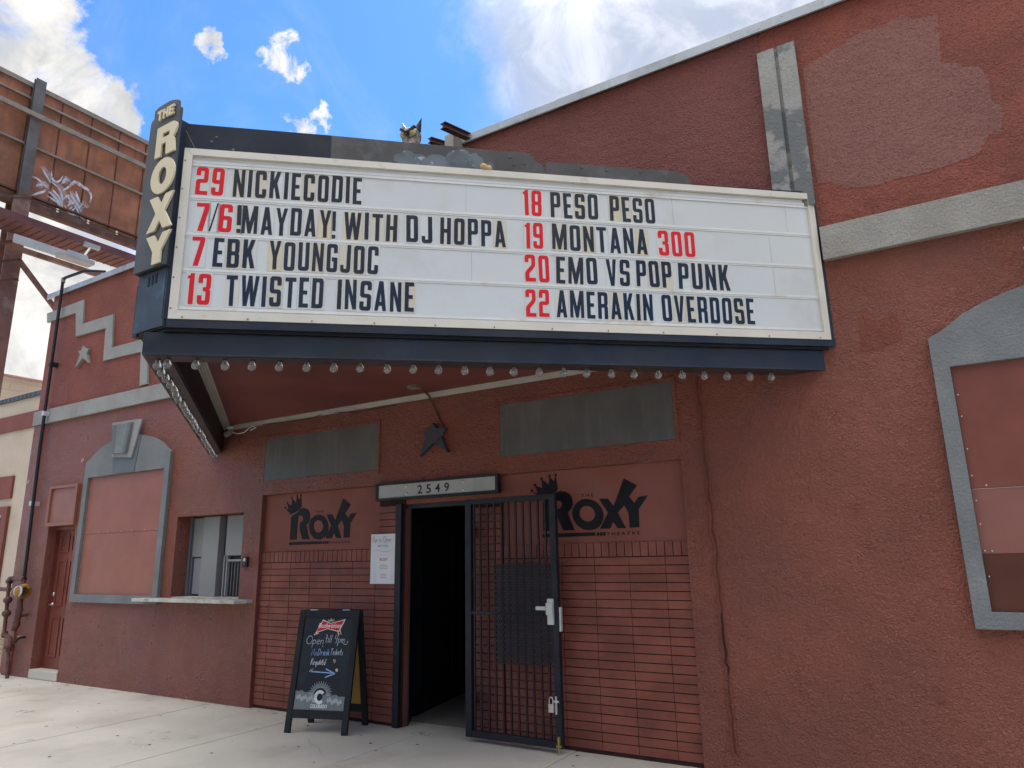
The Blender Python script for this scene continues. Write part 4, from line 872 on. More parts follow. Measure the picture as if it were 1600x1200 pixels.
iw = B(); handwrite(iw, "Bar is Open", PF, -5.215, 1.765, .062, .0035, .0018, squeeze=.72); handwrite(iw, "noon to 4 pm", PF, -5.14, 1.718, .030, .0026, .0018, squeeze=.72)
iw.ribbon([(-5.19, 1.672), (-5.18, 1.688), (-5.13, 1.682), (-5.07, 1.668), (-5.00, 1.668), (-4.95, 1.678), (-4.935, 1.69), (-4.95, 1.695)], .0025, PF, .0018)
link('handwriting', iw, M_ink, PA, recalc=False)
text_mesh('printed_heading', 'ROXY', PF, -5.11, -5.00, 1.575, 1.605, 0, .0019, M_redink, PA, bold=.02)
pr = B()
for z, wdt in ((1.53, .10), (1.512, .12), (1.494, .11), (1.44, .08), (1.423, .09), (1.406, .08)): pr.box(-5.055 - wdt / 2, -5.055 + wdt / 2, .0084, .0087, z, z + .004)
link('printed_lines', pr, M_ink, PA)

IC = thing('intercom', 'small black doorbell box right of the ticket window', 'intercom', (-7.18, 0, 1.53))
link('intercom_case', B().box(-7.222, -7.137, -.028, -.0005, 1.53, 1.65), M_black, IC, bevel=.006)
link('button', B().lathe([(.022, 0), (.022, .006), (.012, .010), (0, .010)], (-7.18, -.028, 1.615), (0, -1, 0), 16), M_silver, IC)
link('button', B().lathe([(.016, 0), (.016, .004), (0, .005)], (-7.18, -.028, 1.57), (0, -1, 0), 16), M_darkgrey, IC)

GPX = DATA['gaspipe']
gp = thing('gas_pipe', 'black vertical pipe running from the gas regulator up over the parapet', 'pipe', (-12.1, -.1, 1.42))
link('pipe_run', B().tube([(-11.3, .12, 6.28), (-11.5, -.10, 6.27), (-12.10, -.10, 6.285), (-12.165, -.10, 6.27), (-12.175, -.10, 6.20), (-12.17, -.10, 3.4), (-12.09, -.10, 1.40)], .024, 12), M_black, gp)
for z in (4.75, 3.93, 2.5): link('pipe_strap', B().box(-12.20, -12.14, -.128, -.0005, z, z + .07), M_silver if z < 4 else M_black, gp)
link('elbow', B().lathe([(.033, -.04), (.033, .04)], (-12.165, -.10, 6.25), (0, 0, 1), 12), M_rail, gp)

g = DATA['gas']; GR = thing('gas_regulator', 'rusty maroon gas riser and regulator at the left corner', 'regulator', (-12.15, -.16, 0))
rp = [(p[0], -.16, p[1]) for p in g['riser']]; rp[0] = (rp[0][0], -.16, .003)
link('riser', B().tube(rp, .026, 12), M_pipebrown, GR)
link('inlet', B().tube([(-12.75, -.16, 1.255), (-12.33, -.16, 1.245)], .030, 12), M_pipebrown, GR)
for p in (rp[1], rp[4], rp[8], rp[9], rp[10]):
    link('fitting', B().lathe([(.036, -.045), (.040, -.04), (.040, .04), (.036, .045)], p, (0, 0, 1) if p[2] < 1.3 else (1, 0, 0), 12), M_pipebrown, GR)
for u_ in g['unions'][:3]:
    link('union', B().lathe([(.03, -.05), (.062, -.02), (.062, .02), (.03, .05)], (u_[0], -.16, u_[1]), (0, 0, 1), 10), M_pipebrown, GR)
rb = B(); rb.lathe([(.03, -.20), (.05, -.17), (.055, -.02), (.04, .0), (.075, .03), (.11, .06), (.112, .09), (.06, .12)], (-12.00, -.17, 1.225), (1, 0, 0), 18)
link('regulator_body', rb, M_yellow, GR)
link('dial', B().lathe([(.075, 0), (.075, .012), (.062, .012), (.060, .008), (0, .008)], (-11.92, -.235, 1.232), (.35, -1, 0), 22), M_dial, GR)
vp = [(p[0], -.16, p[1]) for p in g['vent']]
link('vent_pipe', B().tube(vp, .042, 12).lathe([(.052, -.03), (.052, .03)], vp[1], (0, 0, 1), 12).lathe([(.052, -.03), (.052, .03)], vp[2], (0, 0, 1), 12), M_pipebrown, GR)
HB = thing('hose_bibb', 'brass outdoor tap low on the wall by the gas riser', 'tap', (-12.03, -.03, .55))
link('tap_body', B().tube([(-12.03, .0, .557), (-12.03, -.07, .557), (-12.05, -.10, .53), (-12.06, -.11, .49)], .018, 10), M_black, HB)
link('handwheel', B().lathe([(.035, 0), (.038, .006), (.03, .012), (.008, .014)], (-12.03, -.075, .575), (0, -.3, 1), 12), M_brass, HB)
SB = tag(link('pipe_stub', B().tube([(-12.06, .0, .875), (-12.06, -.09, .872)], .024, 12).lathe([(.03, 0), (.03, .03)], (-12.06, -.075, .873), (0, -1, 0), 12), M_pipebrown, None, at=(-12.06, 0, .875)), 'short capped pipe stub on the wall above the brass tap', 'pipe')
for i_, (x, z, l_) in enumerate(((-12.53, 2.90, 'tiny ring hook on the seam between cream and maroon walls'), (-11.0, 3.12, 'tiny ring hook beside the arched window surround'))):
    tag(link('ring_hook', B().tube([(x + .022 * math.cos(a / 2), -.03, z + .022 * math.sin(a / 2)) for a in range(13)], .004, 6).tube([(x, 0, z - .022), (x, -.03, z - .022)], .004, 6), M_steel, None, at=(x, 0, z)), l_, 'hook')

# ------------------------------------------------------------------ sandwich board
AO = Vector((-5.44, -.32, 0)); AE = Vector((.962, .272, 0)); AN = Vector((.272, -.962, 0))   # AN points to the street
SBD = thing('sandwich_board', 'black chalkboard sandwich board standing on the pavement beside the doorway', 'sandwich board', tuple(AO))
HH = 1.105; HW_ = .331; SP_ = .215
def leaf(sgn):
    top = AO + AN * sgn * .022 + Vector((0, 0, HH)); bot = AO + AN * sgn * SP_
    ev = (top - bot); L_ = ev.length; ev = ev / L_; ew = AE.cross(ev) if sgn > 0 else -(AE.cross(ev))
    return frame(bot, AE, ev, ew), L_
FA, LA = leaf(1); FB, LB = leaf(-1)
for FR_, nm, mm in ((FA, 'front_frame', M_frameblack), (FB, 'back_frame', M_frameblack)):
    for v0_, v1_ in ((LA - .075, LA), (.13, .205)): link('rail', B().fbox(FR_, -HW_ + .061, HW_ - .061, v0_, v1_, -.012, .012), mm, SBD, bevel=.003)
    for s_ in (-1, 1): link('leg', B().fbox(FR_, min(s_ * HW_, s_ * (HW_ - .06)), max(s_ * HW_, s_ * (HW_ - .06)), 0, LA, -.014, .014), mm, SBD, bevel=.003)
BD = link('chalk_panel', B().fbox(FA, -HW_ + .062, HW_ - .062, .206, LA - .076, -.006, .003), M_boardblack, SBD)
link('back_panel', B().fbox(FB, -HW_ + .062, HW_ - .062, .206, LB - .076, -.006, .003), M_ply, SBD)
link('hinge', B().fbox(FA, -.22, -.14, LA - .004, LA + .004, -.03, .012).fbox(FA, .14, .22, LA - .004, LA + .004, -.03, .012), M_steel, SBD)
CHW = lambda u, v, w: FA(u, v, w + .0034)
pw, pv0, pv1 = HW_ - .063, .207, LA - .077
# grey mountain band, sunburst and letter C at the foot of the panel
mtn = [(-pw, pv0)] + [(pw, pv0)] + [(pw, pv0 + .125), (.20, pv0 + .122), (.17, pv0 + .140), (.12, pv0 + .130), (.08, pv0 + .15), (.03, pv0 + .13), (-.02, pv0 + .14), (-.07, pv0 + .14), (-.12, pv0 + .160), (-.16, pv0 + .15), (-.20, pv0 + .170), (-.24, pv0 + .16), (-pw, pv0 + .168)]
link('mountain_band', B().prism([mtn], CHW, 0, .0006), M_decalgrey, BD)
cx_, cv_ = .0, pv0 + .125
sb = B()
for k in range(31):
    a = math.pi * (k + .5) / 31
    p = (cx_ + .070 * math.cos(a), cv_ + .070 * math.sin(a)); q = (cx_ + (.112 + .018 * (k % 2)) * math.cos(a), cv_ + (.112 + .018 * (k % 2)) * math.sin(a))
    sb.ribbon([p, q], .0042, CHW, .0009)
link('sunburst', sb, M_decalpale, BD, recalc=False)
for k in range(22):
    u = -pw + .015 + (k / 22) * (2 * pw - .05); v = pv0 + .105 + .014 * math.sin(k * 2.1) - .03 * (k / 22)
    if abs(u - cx_) < .075: continue
    link('snow_facet', B().prism([[(u, v), (u + .012, v - .02), (u + .03, v - .012), (u + .022, v + .015), (u + .006, v + .022)]], CHW, .0007, .0010), M_decalpale, BD)
cv_ -= .012
Co = [(cx_ + .058 * math.cos(RAD(a)), cv_ + .062 * math.sin(RAD(a))) for a in range(38, 323, 12)]; Ci = [(cx_ + .029 * math.cos(RAD(a)), cv_ + .033 * math.sin(RAD(a))) for a in range(322, 37, -12)]
link('letter_c', B().prism([[(cx_ + .031 * math.cos(a * .5236), cv_ + .035 * math.sin(a * .5236)) for a in range(12)]], CHW, .0012, .0014), M_boardblack, BD)
link('letter_c', B().prism([Co + Ci], CHW, .0016, .0022), M_chalkwhite, BD)
text_mesh('board_lettering', 'COLORADO', CHW, -.090, .090, pv0 + .016, pv0 + .050, 0, .0012, M_chalkwhite, BD, bold=.035)
bt = pv1 - .072
bow = lambda g_: [(-.125 - g_, bt - .062 - g_), (-.002, bt - .026 - g_ * .6), (.120 + g_ * .6, bt - .050 - g_), (.170 + g_ * 1.4, bt + .054 + g_), (.022, bt + .018 + g_ * .6), (-.065 - g_ * .2, bt + .048 + g_)]
link('bow_badge', B().prism([bow(.010)], CHW, .0003, .0008), M_chalkwhite, BD)
link('bow_badge', B().prism([bow(0)], CHW, .0010, .0014), M_bowred, BD)
text_mesh('badge_lettering', 'Budweiser', CHW, -.110, .155, bt - .022, bt + .024, 0, .0019, M_chalkwhite, BD, shear=.25, bold=.012)
link('badge_crown', B().prism([[(-.005, bt + .037), (.055, bt + .042), (.062, bt + .062), (.040, bt + .052), (.026, bt + .072), (.010, bt + .052), (-.012, bt + .060)]], CHW, .0003, .0008), M_gold, BD)
cw = B(); e = handwrite(cw, "Open", CHW, -.225, pv1 - .247, .078, .0042, .0006, squeeze=1.05); handwrite(cw, "till 4pm", CHW, e + .006, pv1 - .232, .074, .004, .0006, squeeze=.80)
cw.ribbon([(.185, pv1 - .235), (.20, pv1 - .247), (.225, pv1 - .243), (.235, pv1 - .220), (.225, pv1 - .217)], .005, CHW, .0007)
link('chalk_writing', cw, M_chalk, BD, recalc=False)
cb = B(); e = handwrite(cb, "No", CHW, -.150, pv1 - .352, .064, .0050, .0006, squeeze=.85); e = handwrite(cb, "Drink", CHW, e + .006, pv1 - .350, .062, .0072, .0006, squeeze=.90)
link('chalk_writing', cb, M_chalkblue, BD, recalc=False)
cb = B(); handwrite(cb, "Tickets", CHW, e + .004, pv1 - .344, .058, .0045, .0006, squeeze=.70); link('chalk_writing', cb, M_chalk, BD, recalc=False); cb = B(); handwrite(cb, "Required", CHW, -.145, pv1 - .436, .055, .0055, .0006, squeeze=.72)
link('chalk_writing', cb, M_chalk, BD, recalc=False)
ar = B(); ar.ribbon([(-.13, pv1 - .498), (.0, pv1 - .504), (.125, pv1 - .510)], lambda t: .013 - .004 * t, CHW, .0006); ar.ribbon([(.03, pv1 - .472), (.09, pv1 - .496), (.135, pv1 - .513)], .011, CHW, .0008); ar.ribbon([(.03, pv1 - .550), (.08, pv1 - .530), (.13, pv1 - .515)], .011, CHW, .0010)
link('chalk_arrow', ar, M_chalkblue, BD, recalc=False)
tp = B()
for (u, v, l_, a, t_) in ((-.145, pv1 - .160, .035, .5, .014), (-.125, pv1 - .152, .03, .4, .012), (.110, pv1 - .115, .05, -1.2, .014), (.135, pv1 - .112, .045, -1.2, .010), (.10, pv1 - .385, .035, -1.1, .007), (.115, pv1 - .382, .03, -1.1, .006), (-.145, pv1 - .500, .03, .9, .006), (-.125, pv1 - .494, .03, .9, .005), (.14, pv1 - .470, .028, -.9, .024), (-.05, pv1 - .420, .03, 1.2, .012), (-.02, pv1 - .414, .028, 1.2, .012), (-.01, pv1 - .160, .012, 0, .007), (-.04, pv1 - .270, .014, .6, .006)):
    tp.ribbon([(u, v), (u + l_ * math.cos(a), v + l_ * math.sin(a))], t_, CHW, .0016 + random.uniform(0, .0004))
link('tape_scraps', tp, M_tape, BD, recalc=False)

# ------------------------------------------------------------------ marquee
A0 = Vector((-4.41, -3.17, 0)); B0 = Vector((-.64, 0, 0)); LEFTW = Vector((-8.05, 0, 0))
EM = (B0 - A0).normalized(); NM = Vector((EM.y, -EM.x, 0))
def SG(s, z, d):                                                     # the sign sags a little towards the wall end
    zz = z - .0088 * s * max(0.0, (z - 2.94)) / 1.5
    return Vector((A0.x + EM.x * s + NM.x * d, A0.y + EM.y * s + NM.y * d, zz))
EL = (LEFTW - A0).normalized(); NL = Vector((-EL.y, EL.x, 0)); NL = NL if NL.y < 0 else -NL; LL = (LEFTW - A0).length
def SL(s, z, d): return Vector((A0.x + EL.x * s + NL.x * d, A0.y + EL.y * s + NL.y * d, z))
MQ = thing('marquee', 'big wedge theatre marquee with white letter board, navy trim and bulb rows', 'marquee', (-4.35, 0, 2.94))
LM = (B0 - A0).length
def sheet_poly(b, pts, z0, z1):
    n = len(pts)
    b.add([(p.x, p.y, z0) for p in pts] + [(p.x, p.y, z1) for p in pts], [tuple(range(n))[::-1], tuple(range(n, 2 * n))] + [(i, (i + 1) % n, (i + 1) % n + n, i + n) for i in range(n)])
    return b
# fascia on both legs of the wedge
ZF0, ZF1 = 2.945, 3.098
fa = B()
def inset(d):                                                         # inner corner of the wedge at depth d behind both faces
    a1, a2 = A0 - NM * d, A0 - NL * d
    cr = EM.x * EL.y - EM.y * EL.x; dx = a2 - a1; t = (dx.x * EL.y - dx.y * EL.x) / cr
    return a1 + EM * t
i1 = inset(.02)
def at_wall(o, d, y=-.0006): return o + d * ((y - o.y) / d.y)
wr, wlft = at_wall(A0, EM), at_wall(A0, EL); wr1, wl1 = at_wall(i1, EM), at_wall(i1, EL)
sheet_poly(fa, [A0, wr, wr1, i1], ZF0, ZF1)
link('fascia', fa, M_navy, MQ)
fa = B(); sheet_poly(fa, [A0, i1, wl1, wlft], ZF0 - .0005, ZF1 - .0005); link('fascia', fa, M_navy, MQ)
link('chipped_edge', B().fbox(SG, .01, 4.90, ZF0 - .001, ZF0 + .012, .0008, .0018), M_navychip, MQ)
i2 = inset(.165); wr2, wl2 = at_wall(i2, EM), at_wall(i2, EL)
bt_ = B(); sheet_poly(bt_, [i1, wr1, wr2, i2], ZF0 - .003, ZF0 + .012); link('bulb_strip', bt_, M_dark if False else mat('strip_umber', (.055, .040, .040), .5, .2, 3.), MQ)
bt_ = B(); sheet_poly(bt_, [i1, i2, wl2, wl1], ZF0 - .0035, ZF0 + .0115); link('bulb_strip', bt_, MATS['strip_umber'], MQ)
i3 = inset(.175); wr3, wl3 = at_wall(i3, EM), at_wall(i3, EL)
iw_ = B(); sheet_poly(iw_, [i2, wr2, wr3, i3], ZF0 + .013, 3.30); sheet_poly(iw_, [i2, i3, wl3, wl2], ZF0 + .013, 3.2995); link('inner_beam', iw_, M_intblack, MQ)
sf = B(); sheet_poly(sf, [i3, wr3, wl3], 3.262, 3.29); link('soffit', sf, M_soffit, MQ)
# stepped aluminium trim round the soffit
tr = B()
for k in range(4):
    a_ = inset(.176 + k * .022); b_ = inset(.176 + (k + 1) * .022 - .004); z0 = 3.236 + k * .0065
    sheet_poly(tr, [a_, b_, at_wall(b_, EL, -.02), at_wall(a_, EL, -.02)], z0, 3.2615)
    sheet_poly(tr, [Vector((wl3.x + .1, -.003 - k * .022, 0)), Vector((wr3.x - .25 - k * .03, -.003 - k * .022, 0)), Vector((wr3.x - .25 - k * .03, -.003 - (k + 1) * .022 + .004, 0)), Vector((wl3.x + .1 + k * .02, -.003 - (k + 1) * .022 + .004, 0))], z0 - .012, 3.2610)
link('soffit_trim', tr, M_soffittrim, MQ)
# bulbs along both strips
BPROF = [(.0125, 0), (.0135, -.012), (.0235, -.030), (.0275, -.046), (.024, -.062), (.013, -.071), (.0, -.0735)]
def bulb_mesh():
    b1 = B().lathe(BPROF, (0, 0, 0), (0, 0, 1), 16); b2 = B().lathe([(.018, .010), (.018, -.004), (.0128, -.006)], (0, 0, 0), (0, 0, 1), 14)
    b3 = B().lathe([(.006, 0), (.008, -.022), (.003, -.03), (.002, -.046), (.0, -.047)], (0, 0, 0), (0, 0, 1), 10)
    return b1, b2, b3
bb1, bb2, bb3 = bulb_mesh()
PB = link('bulb', bb2, M_dark, MQ, at=(0, 0, 0)); PB['_base'] = (0, 0, 0)
PB1 = link('glass', bb1, M_bulb, PB, at=(0, 0, 0)); PB2 = link('stem', bb3, M_fil, PB, at=(0, 0, 0))
spots = [SG(.14 + k * (4.52 - .14) / 24, ZF0 - .004, -.085) for k in range(25)] + [SL(.10 + k * (4.60 - .10) / 24, ZF0 - .004, -.085) for k in range(25)]
MB_ = Vector(MQ['_base'])
for k, p in enumerate(spots):
    o_ = PB if k == 0 else PB.copy()
    if k: COL.objects.link(o_)
    o_.parent = MQ; o_.location = Vector((p.x, p.y, ZF0 - .004)) - MB_; o_.rotation_euler = (random.gauss(0, .10), random.gauss(0, .10), random.uniform(0, 6))
    if k:
        for src in (PB1, PB2):
            c = src.copy(); COL.objects.link(c); c.parent = o_; c.location = (0, 0, 0)
# upper box
NCX = -4.44; nR = Vector((-4.273, -3.1207, 0)); nL = Vector((-4.605, -3.1207, 0))
dR = .004
def upper_pts(d, y_n): # plan of the box, d behind the sign face
    a = A0 + NM * d; t = (y_n - a.y) / EM.y; p = a + EM * t
    wr_ = at_wall(a, EM)
    al = A0 + NL * d; t = (y_n - al.y) / EL.y; pl_ = al + EL * t
    return [pl_, p, wr_, at_wall(al, EL)]
ub = B(); P4 = upper_pts(.028, -3.10); sheet_poly(ub, P4, 3.305, 4.36)
P5 = upper_pts(.006, -3.085); sheet_poly(ub, [P4[0], P4[1], P4[2], P5[2], P5[1], P5[0], P5[3], P4[3]], ZF1 + .001, 3.3045); link('box_body', ub, M_dark, MQ)
ub = B(); P4 = upper_pts(.062, -3.118); Q4 = upper_pts(.029, -3.1005); n_ = B()
sheet_poly(n_, [P4[0], P4[1], P4[2], Q4[2], Q4[1], Q4[0], Q4[3], P4[3]], 3.118, 3.176); link('ledge', n_, M_navy, MQ)
# letter board: acrylic panel, tracks, seams, cream frame
PD_ = .040
link('letter_panel', B().fbox(SG, .20, 4.925, 3.235, 4.395, .029, PD_), M_panel, MQ)
tk = B()
for z in (4.080, 3.799, 3.534):
    tk.fbox(SG, .205, 4.92, z - .016, z + .016, PD_ + .0004, PD_ + .003); tk.fbox(SG, .205, 4.92, z - .003, z + .012, PD_ + .0032, PD_ + .0065)
for z in (4.335, 4.358, 3.262): tk.fbox(SG, .205, 4.92, z - .010, z + .010, PD_ + .0004, PD_ + .008)
link('letter_track', tk, M_track, MQ)
se = B()
for s_, z0, z1 in ((1.398, 3.27, 4.33), (2.152, 4.08, 4.33), (2.192, 3.55, 3.775), (2.582, 3.27, 4.33), (3.768, 3.27, 4.33), (4.721, 4.08, 4.33), (4.557, 3.80, 4.05), (4.56, 3.55, 3.775)):
    se.fbox(SG, s_ - .002, s_ + .002, z0, z1, PD_ + .0001, PD_ + .0003)
for z in (4.0635, 3.7825, 3.5175, 4.326, 3.273): se.fbox(SG, .205, 4.92, z - .0016, z + .0016, PD_ + .0001, PD_ + .0022)
link('panel_seams', se, M_seam, MQ)
cf = B(); o0, o1, z0, z1 = .160, 4.962, 3.177, 4.449; q0, q1, y0, y1 = .216, 4.912, 3.237, 4.398
def mitre(a, b_, c, d_, w0, w1):
    pts = [a, b_, c, d_]; vs = [SG(p[0], p[1], w) for w in (w0, w1) for p in pts]
    cf.add(vs, [(0, 1, 2, 3), (7, 6, 5, 4), (0, 1, 5, 4), (1, 2, 6, 5), (2, 3, 7, 6), (3, 0, 4, 7)])
g_ = .0008
mitre((o0 + g_, z1), (o1 - g_, z1), (q1 - g_, y1), (q0 + g_, y1), .030, .068); mitre((o0 + g_, z0), (o1 - g_, z0), (q1 - g_, y0), (q0 + g_, y0), .030, .068)
mitre((o0, z0 + g_), (o0, z1 - g_), (q0, y1 - g_), (q0, y0 + g_), .030, .068); mitre((o1, z0 + g_), (o1, z1 - g_), (q1, y1 - g_), (q1, y0 + g_), .030, .068)
link('board_frame', cf, M_cream, MQ)
sc3 = B()
for k in range(12): link('frame_screw', B().lathe([(.006, 0), (.006, .003), (0, .004)], SG(.25 + k * .42, 3.190, .0685), NM, 8), M_rail, MQ)
for k in range(6): link('frame_screw', B().lathe([(.006, 0), (.006, .003), (0, .004)], SG(.172, 3.25 + k * .22, .0685), NM, 8), M_rail, MQ)
# navy margin round the frame and the stepped crest above
link('side_margin', B().fbox(SG, 4.963, 4.997, 3.177, 4.452, .028, .058), M_navy, MQ)
link('side_margin', B().fbox(SG, .118, .159, 3.177, 4.452, .029, .058), M_crestdark, MQ)
cr_ = [(p[0], p[1] + .0088 * p[0] * (p[1] - 2.94) / 1.5) for p in DATA['crest']]
low_ = 4.4505
crA = [(.10, low_), (1.16, low_)] + [(1.16, 4.649), (.10, 4.653)]
i_step = 12
crB = [(1.161, low_), (2.77, low_)] + [p for p in cr_[1:12]][::-1] + [(1.161, 4.648)]
link('crest', B().prism([crA], SG, .030, .050), M_crestdark, MQ)
link('crest', B().prism([crB], SG, .031, .051), M_crest, MQ)
crC = [(2.771, low_), (3.95, low_), (3.935, 4.475), (3.90, 4.535), (3.86, 4.56), (3.75, 4.572), (2.771, 4.566)]
link('crest', B().prism([crC], SG, .030, .050), M_crest, MQ)
crD = [(3.951, low_), (5.0, low_), (4.998, 4.475), (3.951, 4.468)]
link('crest', B().prism([crD], SG, .030, .049), M_crestdark, MQ)
fixz = lambda l: [(p[0], p[1] + .0088 * p[0] * (p[1] - 2.94) / 1.5) for p in l]
link('patch_plate', B().prism([fixz(DATA['patchA'])], SG, .0515, .0545), M_galv, MQ)
link('patch_plate', B().prism([fixz(DATA['patchB'])], SG, .0515, .0535), M_galv, MQ)
dents = B()
for s_, z_ in ((2.49, 4.58), (2.60, 4.535), (2.52, 4.52), (3.05, 4.54), (3.25, 4.53), (3.52, 4.54), (.33, 4.52), (.36, 4.56), (.48, 4.47)):
    link('rivet', B().lathe([(.012, 0), (.010, .003), (.0, .004)], SG(s_, z_, .0512), NM, 9), M_crest, MQ)
link('foam_blob', B().lathe([(.0, -.03), (.025, -.022), (.034, 0), (.028, .02), (.0, .026)], SG(2.29, 4.477, .053), (.6, .2, 1), 10).lathe([(.0, -.02), (.02, -.015), (.027, 0), (.02, .015), (.0, .02)], SG(2.33, 4.470, .055), (1, .2, .4), 10), M_foam, MQ)
link('fold_line', B().bar(SG(.125, 4.645, .051), SG(.225, 4.455, .051), .004, .003, NM), M_rail, MQ)
# the back of the wedge: left-hand sign face (seen only from the far side)
lf_ = B().fbox(SL, .20, 4.90, 3.18, 4.44, .030, .055); link('letter_panel', lf_, M_panel, MQ)
lc = B().fbox(SL, .05, 4.95, 4.45, 4.64, .030, .049); link('crest', lc, M_crestdark, MQ)
# nose with the upright name blade
nb = B().box(-4.600, -4.274, -3.135, -3.1185, 3.128, 3.545); link('nose_panel', nb, M_bladelow, MQ)
link('louvre', B().box(-4.485, -4.468, -3.139, -3.1352, 3.445, 3.515).box(-4.443, -4.426, -3.139, -3.1352, 3.45, 3.52).box(-4.401, -4.384, -3.139, -3.1352, 3.455, 3.525), M_dark, MQ)
link('nose_flange', B().box(-4.655, -4.602, -3.11, -3.05, 3.118, 3.50), M_navy, MQ)
bk_ = B().box(-4.60, -4.262, -3.16, -3.02, 3.546, 4.66); link('blade_back', bk_, M_crestdark, MQ)
plate = [p for p in DATA['plate']]
plate[0] = (-4.538, 4.374); plate[-1] = (-4.538, 3.548); plate[-2] = (-4.243, 3.548)
plate = [(-4.597, 3.548), (-4.247, 3.548), (-4.247, 4.30), (-4.245, 4.50), (-4.241, 4.64), (-4.241, 4.742), (-4.273, 4.748), (-4.278, 4.812), (-4.336, 4.832), (-4.388, 4.841), (-4.479, 4.838), (-4.519, 4.834), (-4.556, 4.818), (-4.556, 4.752), (-4.578, 4.742), (-4.590, 4.72), (-4.593, 4.60)]
PLF = frame((0, -3.161, 0), (1, 0, 0), (0, 0, 1), (0, -1, 0))
BL = link('name_blade', B().prism([plate], PLF, .0, .022), M_blade, MQ, bevel=.003)
def big(ch, x0, x1, z0, z1):
    b_ = B(); s, bb, r = .30, .25, .12
    if ch == 'R': shp = [[(0, 0), (.30, 0), (.30, .40), (.52, .40), (.56, 0), (1, 0), (.96, .22), (.92, .42, .05), (.86, .50, .04), (.95, .60, .05), (1, .72), (1, .90, .12), (.84, 1, .1), (0, 1)], [(.32, .60), (.66, .60, .04), (.66, .74, .04), (.32, .74)]]
    elif ch == 'O': shp = [[(.5 + .5 * math.cos(a * .2618), .5 + .5 * math.sin(a * .2618)) for a in range(24)], [(.5 + .17 * math.cos(a * .3927), .5 + .24 * math.sin(a * .3927)) for a in range(16)]]
    elif ch == 'X': shp = [[(0, 0), (.34, 0), (.50, .26), (.66, 0), (1, 0), (.68, .51), (.97, 1), (.65, 1), (.50, .74), (.33, 1), (.0, 1), (.31, .5)]]
    elif ch == 'Y': shp = [[(.33, 0), (.67, 0), (.67, .42), (1, 1), (.67, 1), (.5, .68), (.33, 1), (0, 1), (.33, .42)]]
    elif ch == 'T': shp = [[(.34, 0), (.66, 0), (.66, .74), (1, .74), (1, 1), (0, 1), (0, .74), (.34, .74)]]
    elif ch == 'H': shp = [[(0, 0), (.3, 0), (.3, .38), (.7, .38), (.7, 0), (1, 0), (1, 1), (.7, 1), (.7, .64), (.3, .64), (.3, 1), (0, 1)]]
    else: shp = [[(0, 0), (1, 0), (1, .24), (.36, .24), (.36, .39), (.88, .39), (.88, .62), (.36, .62), (.36, .76), (1, .76), (1, 1), (0, 1)]]
    shp = [[(x0 + u * (x1 - x0), z0 + v * (z1 - z0)) for u, v in fillet(c)] for c in shp]
    b_.prism(shp, PLF, .026, .040); link('blade_letter', b_, M_creamletter, BL, bevel=.002)
big('R', -4.466, -4.236, 4.387, 4.632); big('O', -4.482, -4.212, 4.086, 4.360); big('X', -4.466, -4.186, 3.808, 4.068); big('Y', -4.456, -4.182, 3.517 + .04, 3.775)
for ch, a_, c_ in (('T', -4.488, -4.428), ('H', -4.422, -4.362), ('E', -4.354, -4.296)): big(ch, a_, c_, 4.698, 4.778)
# lifted letters need a backing so that they do not hover
sp_ = B()
for x, z in ((-4.41, 4.50), (-4.29, 4.58), (-4.44, 4.22), (-4.26, 4.22), (-4.33, 3.93), (-4.40, 4.01), (-4.25, 4.0), (-4.32, 3.62), (-4.458, 4.76), (-4.392, 4.736), (-4.345, 4.737)): sp_.box(x - .012, x + .012, -3.1875, -3.1829, z - .010, z + .010)
link('letter_spacers', sp_, M_dark, BL)

